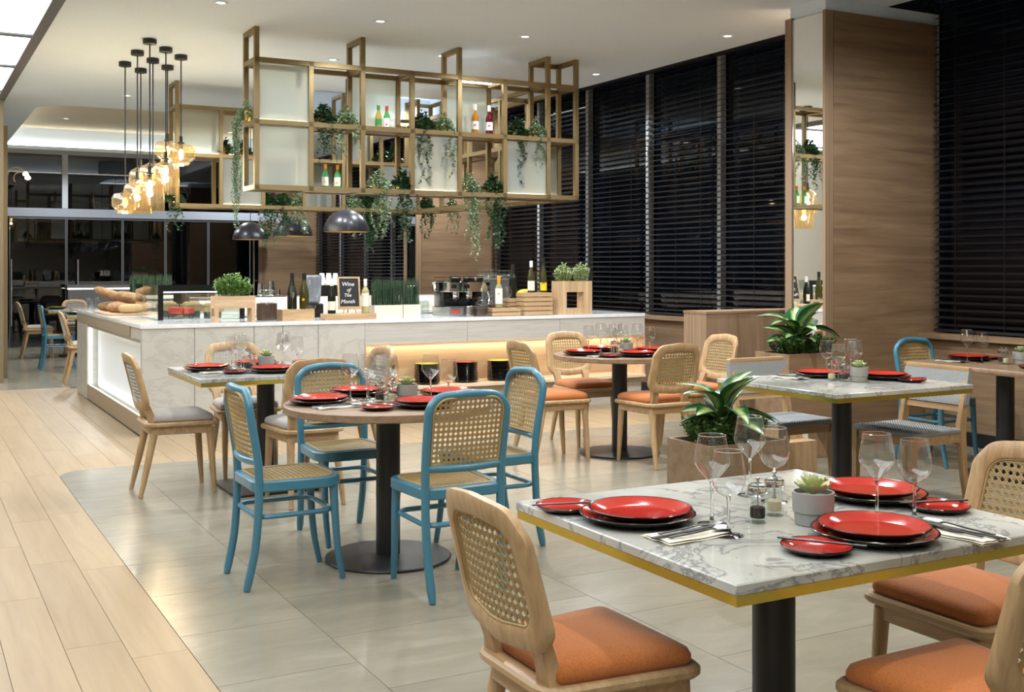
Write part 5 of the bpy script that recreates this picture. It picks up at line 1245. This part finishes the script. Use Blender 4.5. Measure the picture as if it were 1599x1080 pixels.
# display case
xa, xb = 2.0, 2.78; y0, y1 = 10.27, 11.38
t = thing('display_case', 'glass display case with a black front frame on the bar corner', 'display case', (xa, y0, CT+.0005)); w_, d_, h_ = xb-xa, y1-y0, .315
piece('front_frame', 'black_gloss', 0.0, .045, 0, .02, 0, h_, t); piece('front_frame', 'black_gloss', w_-.045, w_, 0, .02, 0, h_, t); piece('front_frame', 'black_gloss', .045, w_-.045, 0, .02, h_-.055, h_, t)
piece('front_pane', 'pane_glass', .045, w_-.045, .008, .012, 0, h_-.055, t); piece('side_pane', 'pane_glass', .0, .006, .02, d_, 0, h_, t); piece('side_pane', 'pane_glass', w_-.006, w_, .02, d_, 0, h_, t)
piece('top_pane', 'pane_glass', .006, w_-.006, .02, d_, h_-.006, h_, t); piece('glass_shelf', 'pane_glass', .02, w_-.02, .25, d_-.02, .16, .166, t); piece('case_floor', 'counter_top', .006, w_-.006, .02, d_, 0, .006, t); piece('case_light', 'counter_led', .05, w_-.05, .022, .034, h_-.07, h_-.06, t)
zc = CT+.0075
t = thing('cake_stand', 'low black stand under the red cake', 'stand', (2.13, 10.36, zc)); piece('plate', 'black_metal', 0, .22, 0, .18, .030, .037, t)
for q in ((.01, .01), (.19, .01), (.01, .15), (.19, .15)): piece('leg', 'black_metal', q[0], q[0]+.01, q[1], q[1]+.01, 0, .03, t)
item('red_cake', 'cake1', lambda: MB().prism(rect(0, .10, 0, .14, .006, 2), 0, .065, .005).mesh('cake', ['cake_red']), (2.135, 10.37, zc+.038), 0, 'square red velvet cake, left of two in the case', 'cake', 'cakes in the case'); item('red_cake', 'cake2', lambda: MB().prism(rect(0, .095, 0, .14, .006, 2), 0, .058, .005).mesh('cake', ['cake_red']), (2.247, 10.37, zc+.038), 0, 'square red cake, right of two in the case', 'cake', 'cakes in the case')
for k, (x, y) in enumerate(((2.52, 10.42), (2.40, 10.75), (2.20, 10.85))):
    t = thing('pastry_basket', ('wicker basket of pastries at the front of the case', 'wicker basket of pastries in the middle of the case', 'wicker basket of pastries at the back left of the case')[k], 'basket', (x, y, zc)); obj('plinth', MB().lathe([(.08, 0), (.08, .055)], 16), 'dark_frame', t); obj('basket', MB().lathe([(.085, .056), (.10, .062), (.105, .12), (.10, .122), (.09, .07), (.002, .068)], 20), 'basket', t)
    for j in range(5): item('pastry', 'pastry', lambda: MB().lathe([(.012, 0), (.030, .008), (.036, .02), (.028, .036), (.008, .044)], 12).mesh('pastry', ['pastry']), (x+.05*cos(j*1.257), y+.05*sin(j*1.257), zc+.098), 0, ('round golden pastry in the front basket', 'round golden pastry in the middle basket', 'round golden pastry in the back basket')[k], 'pastry', ('pastries, front basket', 'pastries, middle basket', 'pastries, back basket')[k])
# breads
t = thing('bread_board', 'wooden bread board at the left end of the bar', 'board', (1.95, 11.93, CT+.0005)); obj('board', MB().prism(rect(-.20, .20, -.42, .42, .03, 4), 0, .02, .004), 'crate_wood', t)
def loaf_me(L, r, m_):
    def f():
        n = 12; pts = [(0, -L/2+L*k/n, 0) for k in range(n+1)]; rs = [r*math.sqrt(max(.03, 1-(2*k/n-1)**4)) for k in range(n+1)]
        m = MB().tube(pts, rs, 14, squash=1.0); return m.mesh('loaf', [m_], True, 60)
    return f
def loaf(key, L, r, m_, loc, rz, rx, label):
    o = item('bread_loaf', key, loaf_me(L, r, m_), loc, rz, label, 'bread', 'breads at the end of the bar'); o.rotation_euler = (rx, 0, rz)
zb = CT+.0205
loaf('l1', .42, .048, 'bread', (1.90, 12.05, zb+.165), 1.2, .35, 'long brown loaf lying on top of the bread pile')
loaf('l2', .34, .058, 'bread', (2.02, 11.75, zb+.145), 1.0, .15, 'shorter plump loaf on the pile beside the display case')
loaf('l3', .40, .050, 'bread', (1.95, 12.12, zb+.05), 1.45, 0, 'brown loaf at the bottom of the bread pile')
loaf('l4', .36, .055, 'bread', (2.02, 11.90, zb+.056), 1.3, 0, 'middle loaf at the base of the bread pile')
loaf('l5', .22, .05, 'bread', (1.89, 11.72, zb+.051), 1.5, 0, 'small round-ended roll at the front of the board')
loaf('l6', .24, .045, 'bread_light', (1.98, 11.55, zb+.046), 1.7, 0, 'pale cut loaf nearest the display case')
for px, py, l in ((133, 487, 'wine glass on the bar end, left of two'), (141, 482, 'wine glass on the bar end, right of two')):
    item('water_glass', 'wg', lambda: MB().lathe([(.024, 0), (.028, .002), (.040, .05), (.042, .08), (.034, .14)], 20, cap1=False).mesh('glass', ['pane_glass']), (1.80+.12*(px > 135), 13.0+.2*(px > 135), CT+.0005), 0, l, 'glass', 'glasses on the bar end')

ORD = ['lowest', 'second', 'third', 'fourth', 'fifth', 'sixth', 'seventh', 'eighth', 'ninth', 'tenth', 'eleventh', 'twelfth']
# ---------------------------------------------------------------- plate stacks in the niche
for px, top, desc in ((597, 'plate_red', 'leftmost stack in the niche'), (667, 'plate_lime', 'lime-topped stack second from left in the niche'), (727, 'plate_red', 'red-topped stack third from left in the niche'), (780, 'plate_lime', 'rightmost lime-topped stack in the niche')):
    Y = YC+.16; X = on_y(px, Y)
    for k in range(13):
        last = k == 12
        item('stacked_plate', 'stk'+(top if last else ''), plate_me(.125, top if last else 'plate_black', .020), (X, Y, .2975+.0145*k), 0, f'top plate of the {desc}' if last else f'{ORD[k]} plate from the bottom, {desc}', 'plate', desc)
# ---------------------------------------------------------------- bottles on the hanging shelf
def shelf_bottle(px, Y, row, kind, glass, foil, lab, label, s=1.0, **k):
    bottle_tree('shelf_bottle', label, (on_y(px, Y), Y, ZS[row]+B+.0005), kind, glass, foil, lab, s, group='bottles on the hanging shelf', **k)
yb_ = F0+.14
shelf_bottle(591, yb_, 1, 'soju', 'bottle_gold', 'foil_green', 'foil_green', 'golden bottle with green cap on the middle shelf', labz=(.03, .09))
shelf_bottle(604, yb_, 1, 'soju', 'bottle_green', 'foil_red', 'paper_white', 'green bottle with red cap and white label on the middle shelf', labz=(.02, .10), extra=('foil_red', -.02, .010))
shelf_bottle(742, yb_, 1, 'syrup', 'bottle_amber', 'foil_white', 'paper_white', 'amber syrup bottle with white label on the middle shelf', labz=(.05, .13), extra=('foil_red', 0, .013))
shelf_bottle(764, yb_, 1, 'syrup', 'bottle_ruby', 'foil_white', 'paper_white', 'dark red syrup bottle with white label on the middle shelf', labz=(.05, .13), extra=('foil_red', 0, .013))
shelf_bottle(508, yb_, 0, 'soju', 'bottle_green', 'foil_orange', 'paper_white', 'green bottle with orange cap on the bottom shelf, left', labz=(.02, .10), extra=('paper_yellow', -.01, .013))
shelf_bottle(527, yb_, 0, 'soju', 'bottle_green', 'foil_orange', 'paper_white', 'green bottle with orange cap on the bottom shelf, right', labz=(.02, .10), extra=('foil_orange', -.015, .012))
for k, (px, gl) in enumerate(((721, 'paper_yellow'), (728, 'label_blue'))):
    bottle_tree('shelf_bottle', f'{("yellow", "blue")[k]} bottle on the side run of the hanging shelf', (5.80, 12.45+.1*k-.1, ZS[1]+B+.0005), 'soju', gl, 'foil_black', None, group='bottles on the hanging shelf')
